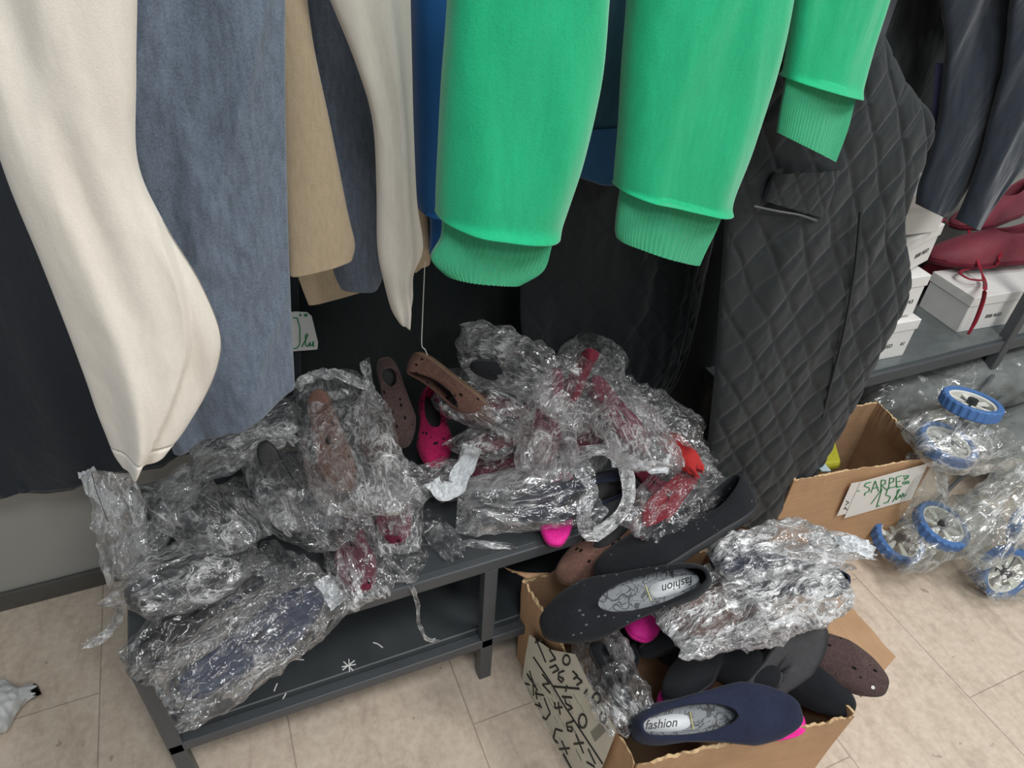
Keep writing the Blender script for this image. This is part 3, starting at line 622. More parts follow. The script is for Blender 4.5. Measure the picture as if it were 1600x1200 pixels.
def shoe_geo(L, side=1, toe_cover=.40, heel_h=.22, hi=1.0, wide=.072):
    """vertices in the shoe's own frame: x heel->toe, z up"""
    nu, nv = 64, 12
    def outline(th, k=1.0, power=.62):
        u = .5-.5*math.cos(th) if th <= math.pi else .5-.5*math.cos(2*math.pi-th)
        sg = 1 if th <= math.pi else -1
        y = sg*(abs(math.sin(th))**power)*foot_w(u)*k
        y += side*.022*math.sin(math.pi*u)*1.2
        return u, y
    def P(th, v, off=0):
        u, y = outline(th); sg = 1 if th <= math.pi else -1
        F0 = np.array([u, y, .045+.015*(u > .9)])
        tx = .035+(1-toe_cover-.035)*(.5-.5*math.cos(th)); ty = sg*(abs(math.sin(th))**.75)*(wide+.02*math.sin(math.pi*tx))+side*.02*math.sin(math.pi*tx)
        uu = (tx-.035)/(1-toe_cover-.035)
        tz = (heel_h*(1-uu)**1.3+.17*(1-(1-uu)**1.3))*hi
        tz -= .045*math.sin(math.pi*uu)
        T = np.array([tx, ty, tz]); C2 = np.array([F0[0]+(.012 if u > .5 else -.008), F0[1]*1.06, .045+min(tz-.045, .11)*(1.0 if u > .7 else .9)])
        p = (1-v)**2*F0+2*v*(1-v)*C2+v*v*T
        return p
    outer = [[P(2*math.pi*i/nu, j/(nv-1)) for i in range(nu)] for j in range(nv)]
    cen = np.array([.45, 0, .0])
    V = [p for r in outer for p in r]; F = grid_faces(nu, nv, True)
    # rolled top line then lining
    def inset(p, d, dz):
        c = np.array([min(max(p[0], .2), .8), 0, p[2]]); q = c-p; q[2] = 0; n = np.linalg.norm(q)+1e-6; r = p+q/n*d; r[2] += dz; return r
    top = outer[-1]; b = len(V); V += [inset(p, .008, .004) for p in top]; V += [inset(p, .018, -.004) for p in top]
    for j in range(nv-2, 0, -2): V += [inset(outer[j][i], .018, -.006) for i in range(nu)]
    rows = (len(V)-b)//nu+1; F += grid_faces(nu, rows, True, b-nu)
    upper = (np.array(V)*L, F)
    # sole
    V = []
    for z, k in ((0, .1), (0, .4), (0, .7), (0, .86), (.004, .95), (.03, 1.0), (.05, 1.01), (.052, .96)):
        for i in range(nu):
            u, y = outline(2*math.pi*i/nu, k); V.append(((u-.5)*k+.5, y, z+.02*max(0, u-.75)**1*.6))
    F = grid_faces(nu, 8, True)+[tuple(range(nu)), tuple(reversed(range(7*nu, 8*nu)))]
    sole = (np.array(V)*L, F)
    V = []
    for z, k in ((.054, .90), (.060, .86), (.060, .6), (.060, .3), (.060, .1)):
        for i in range(nu):
            u, y = outline(2*math.pi*i/nu, k); V.append(((u-.5)*k+.5, y, z))
    insole = (np.array(V)*L, [tuple(range(4*nu, 5*nu))]+grid_faces(nu, 5, True))
    return upper, sole, insole
def frame_from(A, B, up, roll):
    e1 = B-A; L = np.linalg.norm(e1); e1 = e1/L; up = np.array(up, float); e3 = up-e1*np.dot(up, e1); e3 /= np.linalg.norm(e3); e2 = np.cross(e3, e1)
    r = math.radians(roll); e3b = e3*math.cos(r)+e2*math.sin(r); e2b = np.cross(e3b, e1)
    return e1, e2b, e3b, L
SHOES = []
def shoe(label, toe, zt, heel, zh, mat, roll=0, sole=None, insole=None, fashion=False, side=1, cover=.40, group=None, lift=.0, hi=1.0, name='slip_on_shoe', cat='shoe', wide=.072, L=None):
    """roll: degrees about the shoe's length; 0 = opening up, 180 = sole up"""
    A = onz(*heel, zh); B = onz(*toe, zt); e1, e2, e3, L0 = frame_from(A, B, (0, 0, 1), roll)
    L = L or L0; org = B-e1*L-e3*.06*L
    M = Matrix([[e1[i], e2[i], e3[i], org[i]] for i in range(3)]+[[0, 0, 0, 1]])
    t = thing(name, label, cat, mat4=M, group=group); up, so, ins = shoe_geo(L, side, cover, hi=hi, wide=wide)
    obj('upper', *up, MS[mat], t, local=True); obj('sole', *so, sole or M_sole_d, t, local=True); obj('insole', *ins, insole or M_insole_d, t, local=True)
    if fashion:
        n = 28; V = []; w_ = .052
        for dz in (.0612, .0622):
            for i in range(n):
                a = 2*math.pi*i/n; x = .20+.15*math.cos(a)*(1 if math.cos(a) < 0 else 1); y = w_*math.copysign(abs(math.sin(a))**.6, math.sin(a)); y *= .62+.38*(.5+.5*math.cos(a)); V.append((x*L, (y+side*.012)*L, dz*L))
        sk = obj('sock_label', V, [tuple(range(n, 2*n))]+grid_faces(n, 2, True), M_sock, t, local=True)
        cu = bpy.data.curves.new('txt', 'FONT'); cu.body = 'fashion'; cu.size = .066*L; cu.shear = .4; cu.extrude = .0001; cu.offset = .0002
        to = bpy.data.objects.new('txt', cu); me = bpy.data.meshes.new_from_object(to); fs = fashion
        V = [((.085+0*fs)*L+v.co.x if fs > 0 else .33*L-v.co.x, (side*.012*L-.02*L*(1 if fs > 0 else -1))+(v.co.y if fs > 0 else -v.co.y), .0626*L+v.co.z) for v in me.vertices]; F = [tuple(p.vertices) for p in me.polygons]
        bpy.data.meshes.remove(me); bpy.data.objects.remove(to); bpy.data.curves.remove(cu)
        obj('lettering', V, F, M_ink, sk, smooth=False, local=True)
        cl = MB()
        cl.tube([(.36*L, (side*.012+y*.01)*L, .0625*L) for y in (-4.5, -2, 2, 4.5)], .0013, 5).build('gold_trim', plain('gold_trim', (190, 180, 110), .4), t, local=True)
    SHOES.append((label, round(L, 3)))
    return t
# --- loose shoes in the cardboard box
shoe('black perforated slip-on with grey patterned insole on top of the box of shoes', (846, 982), .40, (1106, 902), .46, 'black', roll=24, insole=M_insole, fashion=1, side=-1, cover=.33, wide=.084)
shoe('navy slip-on with grey patterned insole, lowest in the box of shoes', (1252, 1112), .325, (984, 1140), .30, 'navy', roll=-24, insole=M_insole, fashion=1, side=1)
shoe('large black shoe on its side behind the perforated one, rising towards the vest', (932, 900), .41, (1175, 778), .47, 'black', roll=-32, cover=.45)
shoe('brown flower-pattern slip-on leaning on the back left rim of the box of shoes', (872, 905), .34, (1010, 790), .44, 'brown', roll=8, sole=M_sole_l)
shoe('black shoe on its side between the wrapped shoe and the white plastic wrap', (1045, 1092), .28, (1120, 1000), .24, 'plainblack', roll=-30, L=.25)
shoe('black suede shoe sole outwards at the right of the box, below the white plastic wrap', (1285, 975), .36, (1165, 1090), .25, 'plainblack', roll=150, L=.26)
db = shoe('dark brown shoe with one pale dot, poking out over the right rim of the box', (1386, 1075), .32, (1225, 1000), .27, 'darkbrown', roll=-40, L=.27, cover=.5)
shoe('black shoe squeezed below the dark brown one by the right rim', (1335, 1110), .27, (1200, 1040), .24, 'plainblack', roll=-60, L=.26)
shoe('black shoe lying under the navy one along the front rim of the box', (1232, 1108), .235, (1015, 1142), .22, 'plainblack', roll=0)
shoe('dark shoe in the back of the box beneath the wrapped pair', (1000, 1020), .22, (1160, 920), .24, 'plainblack', roll=90, L=.26)
shoe('pink slip-on showing only slivers beneath the navy shoe', (1258, 1130), .28, (1060, 1110), .22, 'pink', roll=10, sole=MS['pink'], L=.26)
shoe('pink shoe showing between the black perforated shoe and the wrapped left shoe', (1000, 998), .28, (1000, 930), .23, 'pink', roll=10, sole=MS['pink'], L=.25)
shoe('black shoe on end in the middle of the box behind the navy one', (1220, 1060), .30, (1080, 1030), .2, 'plainblack', roll=-30, L=.26)
shoe('dark shoe deep in the box below the black perforated one', (930, 1080), .2, (1000, 960), .2, 'plainblack', roll=0, L=.25)
M_dot = plain('pale_dot', (220, 218, 212), .5)
from mathutils.bvhtree import BVHTree
up_ = [c for c in db.children if c.name.startswith('upper')][0]; Mw = db.matrix_basis
bv = BVHTree.FromPolygons([Mw @ v.co for v in up_.data.vertices], [tuple(p.vertices) for p in up_.data.polygons])
for px_ in ((1364, 1074), (1358, 1070), (1350, 1065), (1340, 1060)):
    hit = bv.ray_cast(Vector((0, 0, CAM_H)), Vector(ray(*px_)).normalized())
    if hit[0]:
        h_, n_ = np.array(hit[0]), np.array(hit[1]); MB().tube([h_-n_*.001, h_+n_*.0012], .0032, 12).build('pale_stud', M_dot, db, label='pale round dot'); break

# --- loose shoes on the bench
shoe('dark brown flower-pattern slip-on standing at the left of the bare pair', (630, 700), .54, (600, 560), .72, 'darkbrown', roll=-20, sole=M_sole_l, cover=.74)
shoe('brown flower-pattern slip-on on its side, right of its darker twin', (768, 665), .57, (645, 555), .72, 'brown', roll=-112, sole=M_sole_l)
shoe('magenta slip-on with cut-out strap under the bare brown pair', (680, 728), .50, (664, 590), .50, 'magenta', roll=8, sole=MS['magenta'], L=.22)
shoe('shocking pink shoe heel sticking out at the front edge of the bench', (866, 853), .435, (890, 700), .43, 'pink', roll=180, sole=MS['pink'], cover=.5, L=.2)

# ------------------------------------------------------------ plastic film
F_clear = film('clear_film', .5, scale=30); F_milky = film('milky_film', .78, scale=24, ramp_lo=.40); F_bright = film('white_film', 1.5, scale=26, ramp_lo=.34)
F_soft = film('soft_film', .8, scale=13, ramp_lo=.40)
F_large = film('large_sheet_film', .7, tint=(.97, .98, .96), scale=11, ramp_lo=.42)
M_tissue = plain('white_tissue', (222, 224, 226), .8, noise=.03, nscale=60, bs=.3)
def bag_geo(L, W, Hh, seed, nu=84, nv=64, crump=.011, open_end=False, taper=.75, tail=0, rag=.012):
    V = []; S7 = seed*5.37
    for j in range(nv):
        t = j/(nv-1); s = 2*t-1
        prof = max(0, 1-abs(s)**2.6)**.6
        wd = W/2*(taper+(1-taper)*prof); hh = Hh/2*prof+.0035
        if open_end and t > .5: k = (t-.5)/.5; hh = Hh/2*(1-.15*k)+.004; wd = W/2*(1+.12*k)
        if tail and t > 1-tail:
            k = (t-1+tail)/tail; wd *= 1-.72*math.sin(k*math.pi*.62); hh *= 1-.5*k
        for i in range(nu):
            a = 2*math.pi*i/nu; ca, sa = math.cos(a), math.sin(a)
            y = math.copysign(abs(ca)**.75, ca)*wd; z = math.copysign(abs(sa)**.85, sa)*hh; x = (t-.5)*L
            P = np.array([x, y, z]); q = P*1.0+S7
            def rg(f, o): return 1-2*abs(nz(q[0]*f+o, q[1]*f, q[2]*f*.8+o))-.6
            d = crump*(rg(13, 1)*.9+rg(27, 5)*.55+rg(58, 9)*.28)
            n = np.array([0, ca*Hh, sa*W]); n /= np.linalg.norm(n)+1e-9
            P = P+n*d*(.35+.65*prof if not open_end else 1)
            P[0] += rag*nz(a*1.7+S7, s*2, 3)*abs(s)**6*2.2+rag*.6*nz(a*6+S7, s, 8)*abs(s)**10
            P[2] += .012*nz(P[0]*9+S7, P[1]*9, 2)*(1 if abs(s) > .6 else .3)
            V.append(P)
    F = grid_faces(nu, nv, True)
    if not open_end: F += [tuple(range(nu))[::-1], tuple((nv-1)*nu+i for i in range(nu))]
    else: F += [tuple(range(nu))[::-1]]
    return V, F
BN = [0]; BAGS = {}
def bag(label, a, za, b, zb, W, Hh, roll=0, mat=None, flat=0, group=None, name='plastic_bag', cat='plastic bag', up=(0, 0, 1), **k):
    W *= .86; Hh *= .8; BN[0] += 1; A = onz(*a, za); B = onz(*b, zb); e1, e2, e3, L = frame_from(A, B, up, roll); mid = (A+B)/2
    M = Matrix([[e1[i], e2[i], e3[i], mid[i]] for i in range(3)]+[[0, 0, 0, 1]])
    V, F = bag_geo(L, W, Hh, BN[0], **k)
    o = bpy.data.objects.new(name, mesh_from(name, V, F, mat or F_clear)); o.matrix_basis = M; C.objects.link(o)
    BAGS[label] = o; tagit(o, label, cat, group); return o
def tissue(label, pts, width, seed=0, name='tissue_strip', cat='tissue paper', mat=None, parent=None):
    """a crumpled ribbon of paper through 3-D points"""
    P = catmull(pts, 40); V = []; nw = 12
    for i, p in enumerate(P):
        d = P[min(i+1, 39)]-P[max(i-1, 0)]; d /= np.linalg.norm(d); s = np.cross(d, np.array([0, -.5, .85])); s /= np.linalg.norm(s); n = np.cross(s, d)
        for k in range(nw):
            u = k/(nw-1)-.5; ww = width*(1+.35*nz(i*.15+seed, u, 4)); V.append(p+s*u*ww+n*.014*nz(i*.22+seed, u*4, 1)+n*.006*nz(i*.7, u*9+seed, 3))
    o = obj(name, V, grid_faces(nw, 40), mat or M_tissue, parent, label=label, cat=None if parent else cat, smooth=False)
    m = o.modifiers.new('thick', 'SOLIDIFY'); m.thickness = .0008; return o
Z = .415
# ---- bagged shoes on the bench: the shoe, then its bag
def pair(slabel, blabel, toe, zt, heel, zh, mat, roll, W=.13, Hh=.085, ext=.10, fm=None, bl=None, bagroll=None, L=None, sf=None, **k):
    if sf is None: sf = roll if mat not in ('burgundy', 'darkred') else 168
    shoe(slabel, toe, zt, heel, zh, mat, roll=sf, L=L, sole=MS[mat] if mat in ('burgundy', 'darkred', 'red', 'brown') else (M_sole_g if mat == 'navy' else None))
    a = bl[0] if bl else (heel[0]+(heel[0]-toe[0])*ext, heel[1]+(heel[1]-toe[1])*ext); b = bl[1] if bl else (toe[0]+(toe[0]-heel[0])*ext, toe[1]+(toe[1]-heel[1])*ext)
    bag(blabel, a, zh, b, zt, W, Hh, roll=(roll if bagroll is None else bagroll), mat=fm, **k)
pair('navy shoe seen sole up inside the frontmost clear bag on the bench', 'clear bag at the left front corner of the bench, nearest the floor', (500, 925), .47, (282, 1085), .46, 'navy', 165, W=.15, Hh=.10, ext=.09)
pair('navy shoe inside the clear bag just behind the frontmost one', 'clear bag pressed under the frontmost bag at the bench corner', (225, 1030), .435, (405, 890), .44, 'darknavy', 170, W=.14, Hh=.09)
pair('grey black shoe in the milky bag at the left end of the bench', 'milky bag lying across the left end of the bench', (375, 862), .50, (195, 935), .50, 'plainblack', 165, W=.15, Hh=.10, fm=F_milky, tail=.22, bl=((400, 862), (168, 940)))
pair('dark navy shoe half wrapped below the blue grey trousers', 'torn clear bag below the blue grey trousers, left of the folded rim bag', (375, 815), .53, (215, 790), .55, 'darknavy', 160, W=.15, Hh=.10, fm=F_milky, bl=((392, 845), (248, 760)))
pair('dark navy shoe lying left to right in the bag with the blue glints', 'clear bag with bluish glints in the middle left of the heap', (535, 820), .50, (395, 765), .52, 'navy', 165, W=.14, Hh=.10, fm=F_clear, bl=((552, 835), (375, 750)))
pair('dark shoe standing in the bag with a folded white rim', 'clear bag standing up with a folded white rim, left centre of the heap', (475, 815), .50, (410, 690), .62, 'darknavy', 160, W=.14, Hh=.09, fm=F_milky, bl=((490, 830), (405, 672)))
pair('burgundy shoe toe pointing at the lower shelf, left of its twin', 'milky bag round the burgundy toe hanging over the bench front', (570, 925), .45, (540, 790), .44, 'burgundy', 10, W=.12, Hh=.09, fm=F_milky, bl=((575, 940), (535, 790)))
pair('burgundy shoe toe right of the overhanging burgundy one', 'milky bag round the shorter burgundy toe under the brown bag', (622, 850), .47, (612, 730), .46, 'burgundy', 5, W=.11, Hh=.08, fm=F_milky, bl=((625, 862), (612, 735)))
pair('brown shoe at the left in the big milky bag', 'big milky bag with scalloped top edge, left of the bare brown pair', (545, 770), .57, (495, 610), .68, 'brown', 150, W=.19, Hh=.13, fm=F_milky, bl=((580, 800), (515, 590)), bagroll=170)
shoe('dark brown shoe at the right in the big milky bag', (610, 740), .57, (560, 610), .64, 'darkbrown', roll=150, sole=MS['darkbrown'])
bag('pointed clear bag end rising left of the bare brown pair', (590, 700), .56, (572, 570), .72, .08, .03, mat=F_milky, tail=.5)
bag('clear crinkled bag end between the big milky bag and the white tissue', (560, 780), .5, (725, 735), .5, .10, .05, mat=F_milky, crump=.015)
pair('burgundy shoe toe just left of the thick clear empty bag', 'clear bag round the lower burgundy toe in the middle of the bench', (698, 752), .46, (835, 705), .50, 'burgundy', 20, W=.12, Hh=.08, fm=F_clear)
pair('burgundy shoe lying behind the white tissue', 'clear bag of the burgundy shoe behind the white tissue', (725, 700), .53, (850, 670), .56, 'darkred', 30, W=.13, Hh=.08, fm=F_milky, bl=((715, 700), (860, 665)))
pair('plum shoe in the bag right behind the bare brown pair', 'milky grey bag right behind the bare brown pair', (710, 625), .60, (830, 640), .62, 'darkred', 160, W=.13, Hh=.09, fm=F_milky, bl=((690, 605), (840, 650)))
pair('black shoe in the topmost bag of the heap', 'tall clear bag on top of the heap at the back wall', (735, 570), .70, (830, 590), .66, 'plainblack', 100, W=.15, Hh=.10, fm=F_milky, bl=((722, 540), (860, 590)))
pair('burgundy shoe pointing down in the bag with a twisted top', 'milky bag with a twisted top in the centre of the heap', (850, 725), .53, (868, 575), .70, 'burgundy', 0, W=.13, Hh=.09, fm=F_milky, bl=((850, 740), (875, 555)))
pair('dark red shoe heel up at the crest of the heap', 'glossy clear bag at the crest of the heap beside the vest', (880, 640), .62, (925, 545), .74, 'darkred', -20, W=.15, Hh=.10, fm=F_clear, bl=((870, 650), (945, 540)))
pair('burgundy shoe on the right slope of the heap', 'clear bag sloping down to the right in the heap', (1010, 705), .54, (925, 590), .67, 'burgundy', 0, W=.14, Hh=.09, fm=F_milky, bl=((1030, 730), (915, 575)))
pair('burgundy shoe behind the looped bag opening', 'clear bag in the gap behind the looped bag opening', (900, 720), .52, (960, 640), .56, 'burgundy', 20, W=.12, Hh=.08, fm=F_clear)
pair('crimson shoe in the rightmost bag on the bench', 'clear bag of the crimson shoe at the right end of the bench', (1010, 825), .45, (1085, 735), .48, 'red', 165, W=.15, Hh=.08, fm=F_clear, bl=((995, 830), (1110, 735)), bagroll=170)
shoe('second crimson shoe beneath the first at the right end of the bench', (1060, 790), .44, (985, 720), .48, 'burgundy', roll=160, sole=MS['burgundy'])
bag('empty sparkling clear bag lying against the vest hem', (940, 600), .60, (1090, 680), .55, .15, .05, crump=.016)
bag('small clear bag of red cloth between heap and vest', (1035, 680), .52, (1115, 720), .48, .12, .05, crump=.014)
V, F = bag_geo(.10, .05, .04, 99, crump=.004); M4 = frame_from(onz(1045, 690, .52), onz(1085, 735, .5), (0, 0, 1), 0)
obj('red_cloth', [onz(1064, 708, .51)+M4[0]*v[0]+M4[1]*v[1]+M4[2]*v[2] for v in V], F, MS['brightred'], label='crumpled bright red cloth in the small bag near the vest hem', cat='cloth')
# long empty bag with looped opening, and the navy shoe half inside it
shoe('dark navy shoe seen through the loop of the long empty bag', (800, 800), .47, (955, 755), .49, 'darknavy', roll=60, L=.25)
LB = bag('long empty clear bag with a wide looped opening at the bench front', (722, 795), .47, (930, 765), .50, .15, .10, mat=F_soft, open_end=True, crump=.006, roll=-20)
P = [onz(x, y, z) for x, y, z in ((905, 708, .55), (945, 702, .56), (975, 725, .55), (984, 765, .52), (968, 805, .49), (925, 835, .46), (912, 800, .47), (925, 765, .50), (905, 735, .54), (905, 708, .55))]
tissue('rolled milky rim of the long empty bag, forming a loop', P, .028, 3, name='rolled_rim', parent=LB, mat=F_bright)
# empty bags at the far left against the wall
bag('empty clear bag standing against the bare wall at far left', (200, 905), .44, (175, 745), .62, .10, .03, mat=F_milky, crump=.008)
bag('empty crumpled bag at the left edge of the bench behind the milky one', (190, 880), .46, (300, 745), .58, .12, .05, mat=F_milky)
bag('wispy bag under the blue grey hem at the back of the bench', (300, 720), .56, (460, 650), .62, .15, .06, mat=F_milky)
bag('clear bag in the gap between the two navy bags at bench centre left', (395, 870), .44, (470, 905), .44, .10, .04, mat=F_clear)
bag('clear flattened bag under the overhanging burgundy shoes', (520, 860), .43, (655, 880), .43, .13, .03, mat=F_clear)
bag('tiny flat clear packet on the bench front rail', (726, 850), .418, (800, 854), .418, .022, .006, mat=F_milky, crump=.002, nu=40, nv=30)
bag('flat glossy clear bag on the bench right of the burgundy toes', (660, 800), .42, (712, 868), .42, .07, .012, mat=F_clear, crump=.006)
tissue('white tissue paper between the magenta shoe and the burgundy toe', [onz(x, y, z) for x, y, z in ((676, 752, .52), (690, 768, .51), (712, 762, .51), (722, 735, .53), (737, 697, .56))], .035, 5)
tissue('white paper strip across the top of the crimson bag', [onz(x, y, z) for x, y, z in ((955, 722, .55), (985, 722, .55), (1010, 728, .54), (1045, 733, .53))], .022, 8)
tissue('white folded rim of the standing bag below the blue grey trousers', [onz(x, y, z) for x, y, z in ((362, 698, .62), (380, 683, .63), (410, 675, .64), (445, 678, .64), (462, 692, .62))], .016, 9, mat=F_bright, name='folded_rim', parent=BAGS['clear bag standing up with a folded white rim, left centre of the heap'])
tissue('white scalloped edge of the big milky bag', [onz(x, y, z) for x, y, z in ((462, 606, .68), (480, 592, .69), (510, 584, .70), (545, 590, .70), (575, 605, .68))], .018, 12, mat=F_bright, name='scalloped_rim', parent=BAGS['big milky bag with scalloped top edge, left of the bare brown pair'])
tissue('white tissue corner at the front bag, bench front rail', [onz(x, y, z) for x, y, z in ((500, 905, .47), (515, 925, .46), (530, 945, .45))], .03, 14)
tissue('pale tissue flap hanging from behind the charcoal coat', [ony(x, y, 1.2) for x, y in ((135, 735), (150, 765), (175, 790), (190, 800))], .03, 15)
tissue('twisted bag tail pointing left over the floor at the bench corner', [onz(x, y, z) for x, y, z in ((190, 940, .46), (178, 975, .44), (158, 998, .42), (133, 1007, .41))], .014, 17, mat=F_bright, name='twisted_tail', parent=BAGS['milky bag lying across the left end of the bench'])
tissue('pale twisted strip hanging over the bench front', [onz(x, y, z) for x, y, z in ((612, 880, .44), (635, 905, .42), (652, 940, .38), (655, 975, .33), (668, 998, .28), (682, 1000, .26))], .006, 18, name='plastic_strip', cat='plastic strip', mat=F_bright)
# crumpled white bag on the floor at the left edge
bag('crumpled white bag on the floor at the left edge of the picture', (-60, 1120), .04, (52, 1080), .03, .13, .06, mat=plain('white_bag', (196, 198, 196), .6), crump=.014, tail=.4, taper=.9)
# ---- wrapped shoes in the cardboard box
shoe('navy shoe heel sticking out of the white plastic wrap in the box', (1110, 870), .42, (1322, 915), .41, 'navy', roll=20)
shoe('brown shoe toe with a bow peeking from under the white plastic wrap', (1046, 972), .35, (1220, 905), .33, 'brown', roll=30)
bag('bright white crinkled plastic wrapped round a pair in the box of shoes', (1036, 980), .37, (1320, 880), .41, .235, .12, mat=F_bright, crump=.017, roll=15, tail=.15, nu=120, nv=96)
bag('upper lobe of white plastic, above the wrapped pair in the box', (1120, 875), .43, (1300, 848), .45, .14, .10, mat=F_bright, crump=.015, roll=10)
bag('white translucent plastic end beside the price sign box', (1270, 850), .46, (1362, 860), .46, .07, .03, mat=F_bright, crump=.01)
tissue('white paper corner sticking out beside the price sign box', [onz(1308, 850, .48), onz(1335, 850, .48), onz(1364, 862, .47)], .03, 19)
pair('black shoe inside the clear bag along the left wall of the box', 'clear bag standing along the left wall inside the box', (985, 1115), .24, (925, 1005), .32, 'plainblack', 20, W=.13, Hh=.08, fm=F_milky, bl=((990, 1130), (925, 990)))
# ---- white plastic bits on the lower shelf
def bits(label, pxs, z, group=None):
    mb = MB()
    for ln in pxs: mb.tube([onz(x, y, z) for x, y in ln], .0014, 5)
    mb.build('tag_pin', M_white, label=label, cat='tag pin', group=group)
zl = .1485
bits('knot of white plastic tag pins on the lower shelf', [[(534, 1042), (556, 1038)], [(537, 1034), (552, 1048)], [(545, 1030), (546, 1050)], [(535, 1047), (554, 1032)]], zl)
bits('single white tag pin on the lower shelf right of the knot', [[(583, 1004), (590, 1006), (598, 1012)]], zl)
for l, a in (('white tag pin on the lower shelf, left of the knot', [(462, 1030), (475, 1031)]), ('white tag pin on the lower shelf below the frontmost bag', [(428, 1080), (433, 1068)]),
             ('white tag pin nearest the lower rail', [(441, 1094), (447, 1083)]), ('curled white tag pin on the lower rail', [(463, 1090), (470, 1092), (478, 1089)])):
    bits(l, [a], zl)
bits('white tag pin on the bench beside the glossy bag', [[(663, 832), (670, 828), (677, 820)]], .4185)
bits('white tag pin standing at the glossy bag on the bench', [[(660, 808), (659, 798)]], .4185)

# ------------------------------------------------------------ red lace-up shoes on the rack
def lace(pts, name, mat, par, w=.0055): MB().tube(catmull(pts, 40), w, 6, .4).build(name, mat, par, smooth=True)
r1 = shoe('red lace-up suede shoe on the middle white box, laces hanging down', (1450, 400), .61, (1650, 395), .62, 'wine', roll=-8, L=.34, hi=1.7, cover=.5, sole=MS['darkred'])
lace([onz(1512, 345, .68), onz(1517, 375, .66), onz(1530, 415, .62), onz(1538, 438, .595)]+[ony(x, y, .985) for x, y in ((1539, 450), (1536, 470), (1525, 500), (1513, 522))], 'lace', MS['red'], r1)
lace([onz(x, y, z) for x, y, z in ((1570, 365, .68), (1562, 400, .64), (1553, 416, .61), (1515, 420, .60), (1500, 426, .60), (1515, 436, .60), (1535, 438, .60))], 'lace', MS['red'], r1)
lace([onz(x, y, z) for x, y, z in ((1468, 350, .67), (1476, 342, .68), (1484, 352, .67), (1492, 342, .68), (1500, 350, .67))], 'lace', MS['wine'], r1, .005)
shoe('wine red shoe at the right edge behind the laced one', (1490, 350), .68, (1690, 300), .70, 'wine', roll=-10, L=.3, hi=1.6, cover=.5, sole=MS['darkred'])
shoe('red shoe toe between the left box stack and the middle box', (1440, 440), .50, (1470, 418), .49, 'red', roll=0, L=.26)

# ------------------------------------------------------------ wheeled trolleys wrapped in film
M_tyre = plain('blue_tyre', (72, 112, 168), .6, noise=.06, bs=.1); M_rim = plain('pale_rim', (214, 214, 206), .45); M_hub = plain('dark_hub', (40, 42, 44), .4); M_tube = plain('grey_tube', (140, 144, 146), .3, .7)
def wheel(parent, c, axis, r):
    axis = np.array(axis, float); axis /= np.linalg.norm(axis); a = np.cross(axis, (0.1, .2, 1)); a /= np.linalg.norm(a); b = np.cross(axis, a)
    def ring(prof, name, tread=0, par=parent, mat=M_tyre):
        V = []; n = 96
        for (rr, h) in prof:
            for i in range(n):
                t = 6.28318*i/n; k = rr*(1+(tread if (i//2) % 2 and abs(rr-1) < .01 else 0)); V.append(c+(a*math.cos(t)+b*math.sin(t))*k*r+axis*h*r)
        F = grid_faces(n, len(prof), True)+[(0,)] if False else grid_faces(n, len(prof), True)
        m = (len(prof)-1)*n
        F += [(m+i, m+(i+1) % n, (i+1) % n, i) for i in range(n)]
        return obj(name, V, F, mat, par, smooth=False)
    w_ = ring([(.78, -.2), (.94, -.22), (1.0, -.17), (1.0, .17), (.94, .22), (.78, .2)], 'wheel', -.035)
    ring([(.80, -.15), (.80, .15), (.70, .12), (.70, -.12)], 'rim', 0, w_, M_rim)
    mb = MB()
    for k in range(6):
        t = k*math.pi/3+.3; d = a*math.cos(t)+b*math.sin(t); e = -a*math.sin(t)+b*math.cos(t)
        mb.slab([c+d*.15*r-e*.05*r-axis*.03*r, c+d*.72*r-e*.13*r-axis*.03*r, c+d*.72*r+e*.13*r-axis*.03*r, c+d*.15*r+e*.05*r-axis*.03*r], axis*.06*r)
    mb.build('spokes', M_rim, w_)
    MB().tube([c-axis*.22*r, c+axis*.22*r], .17*r, 14).build('hub', M_hub, w_)
def trolley(label, wheels, tubes, r=.07):
    c0 = np.mean([w_[0] for w_ in wheels], 0); t = thing('wheeled_trolley', label, 'trolley', (c0[0], c0[1], 0))
    for c, ax in wheels: wheel(t, np.array(c), ax, r)
    for P in tubes: MB().tube(P, .006, 8).build('frame_tube', M_tube, t, smooth=True)
cw = [onz(1517, 632, .46), onz(1478, 695, .38)]
trolley('topmost wheeled trolley with a bare blue tyre under the rack', [(cw[0], (.15, .12, 1)), (cw[1], (.1, -.1, 1))], [[cw[0]+[0, 0, -.01], cw[1]], [cw[0], onz(1565, 570, .30)], [cw[1], onz(1640, 560, .2)]])
cw = [onz(1470, 822, .16), onz(1402, 843, .09)]
trolley('lower wheeled trolley with film-covered blue wheels beside the price sign box', [(cw[0], (.1, -.2, 1)), (cw[1], (.1, -.3, 1))], [[cw[0], cw[1]], [cw[0], onz(1600, 700, .14)], [cw[1], onz(1560, 690, .05)]])
cw = [onz(1568, 893, .07), onz(1610, 830, .12)]
trolley('wheeled trolley at the right edge on the floor, wheel facing out', [(cw[0], (-.3, -1, .45)), (cw[1], (-.1, -1, .6))], [[cw[0], cw[1]], [cw[1], onz(1700, 700, .2)]])
bag('clear film over the topmost trolley below the blue tyre', (1430, 690), .40, (1570, 690), .36, .20, .15, mat=F_large, crump=.012)
bag('clear film hanging beside the cardboard box corner', (1440, 830), .12, (1440, 700), .34, .16, .10, mat=F_large, crump=.010)
bag('clear film over the lower trolley, its corners on the floor tiles', (1390, 870), .08, (1540, 800), .17, .17, .13, mat=F_large, crump=.012, rag=.03)
bag('bulging clear film at the right edge above the last wheel', (1500, 860), .14, (1640, 740), .25, .20, .16, mat=F_large, crump=.012)
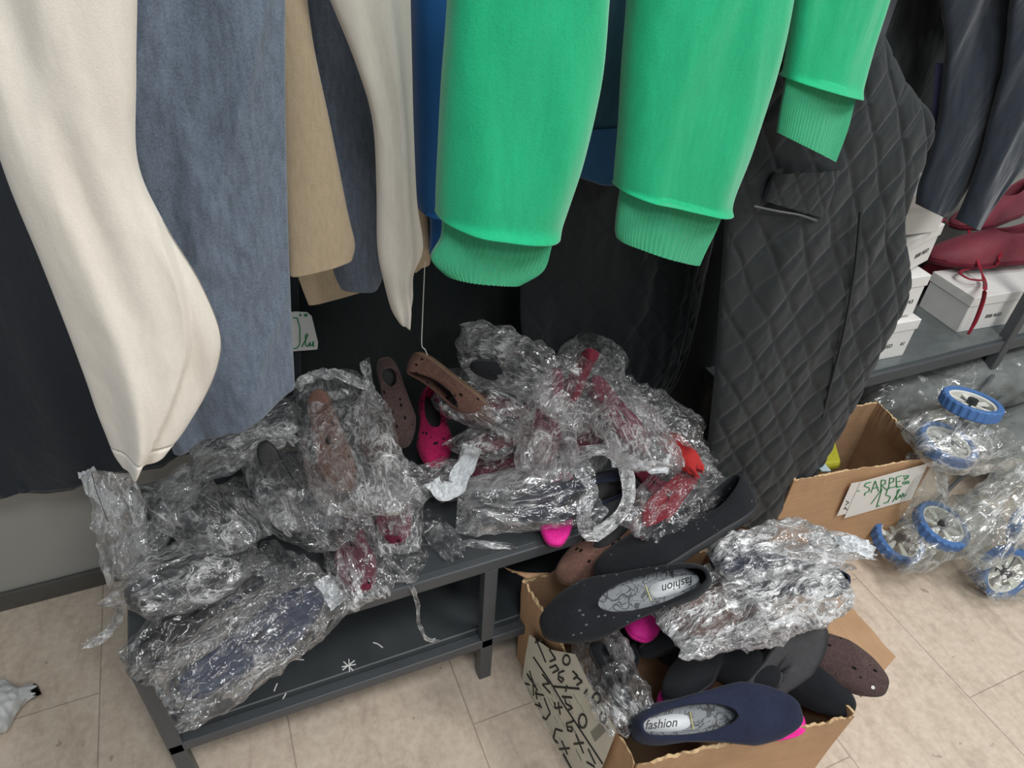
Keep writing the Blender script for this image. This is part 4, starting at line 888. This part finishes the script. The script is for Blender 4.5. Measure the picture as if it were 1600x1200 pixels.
bag('clear film round the wheel at the right edge', (1530, 910), .07, (1650, 880), .08, .14, .12, mat=F_large, crump=.008)
for k, (l, a, za, b, zb, W, Hh) in enumerate((('large film-wrapped bundle under the rack behind the blue tyre', (1420, 600), .30, (1640, 560), .28, .28, .20), ('large film-wrapped bundle low under the rack at the right', (1540, 720), .14, (1760, 600), .16, .30, .22),
        ('film-wrapped bundle behind the cardboard box under the rack', (1340, 620), .28, (1480, 600), .26, .22, .2))):
    A = bag(l, a, za, b, zb, W, Hh, mat=F_large, crump=.014, nu=110, nv=80)
    V, F = bag_geo(float(np.linalg.norm(onz(*a, za)-onz(*b, zb)))*.94, W*.9, Hh*.85, 40+k, crump=.01)
    o = bpy.data.objects.new('wrapped_fabric', mesh_from('wrapped_fabric', V, F, plain('grey_load', (112, 116, 114), .6, noise=.15, nscale=8))); o.matrix_basis = A.matrix_basis; C.objects.link(o)
    tagit(o, ('grey folded load inside the film bundle behind the blue tyre', 'grey folded load inside the low right film bundle', 'grey folded load inside the film bundle behind the cardboard box')[k], 'bundle')

# ------------------------------------------------------------ groups of repeats
for o in list(C.objects):
    if o.parent or 'category' not in o: continue
    c = o['category']; p = o.location
    inbox = .3 < p.x < 1.1 and p.y < .72
    if c == 'shoe': o['group'] = 'shoes on the steel rack' if p.x > 1.3 else ('shoes in the torn cardboard box' if inbox else 'shoes heaped on the bench')
    elif c == 'plastic bag': o['group'] = 'film over the trolleys and bundles' if p.x > 1.2 else ('plastic in the torn cardboard box' if inbox else 'plastic bags heaped on the bench')
    elif c == 'trousers': o['group'] = 'trousers hanging from the clothes rail'
    elif c == 'sweatshirt': o['group'] = 'sweatshirts hanging from the clothes rail'
    elif c == 'shoe box': o['group'] = 'white shoe boxes on the steel rack'
    elif c == 'trolley': o['group'] = 'film-wrapped wheeled trolleys'
    elif c == 'tag pin': o['group'] = 'white tag pins scattered on the bench'
    elif c == 'coat': o['group'] = 'dark coats against the wall'
    elif c == 'bundle': o['group'] = 'grey bundles under the rack'
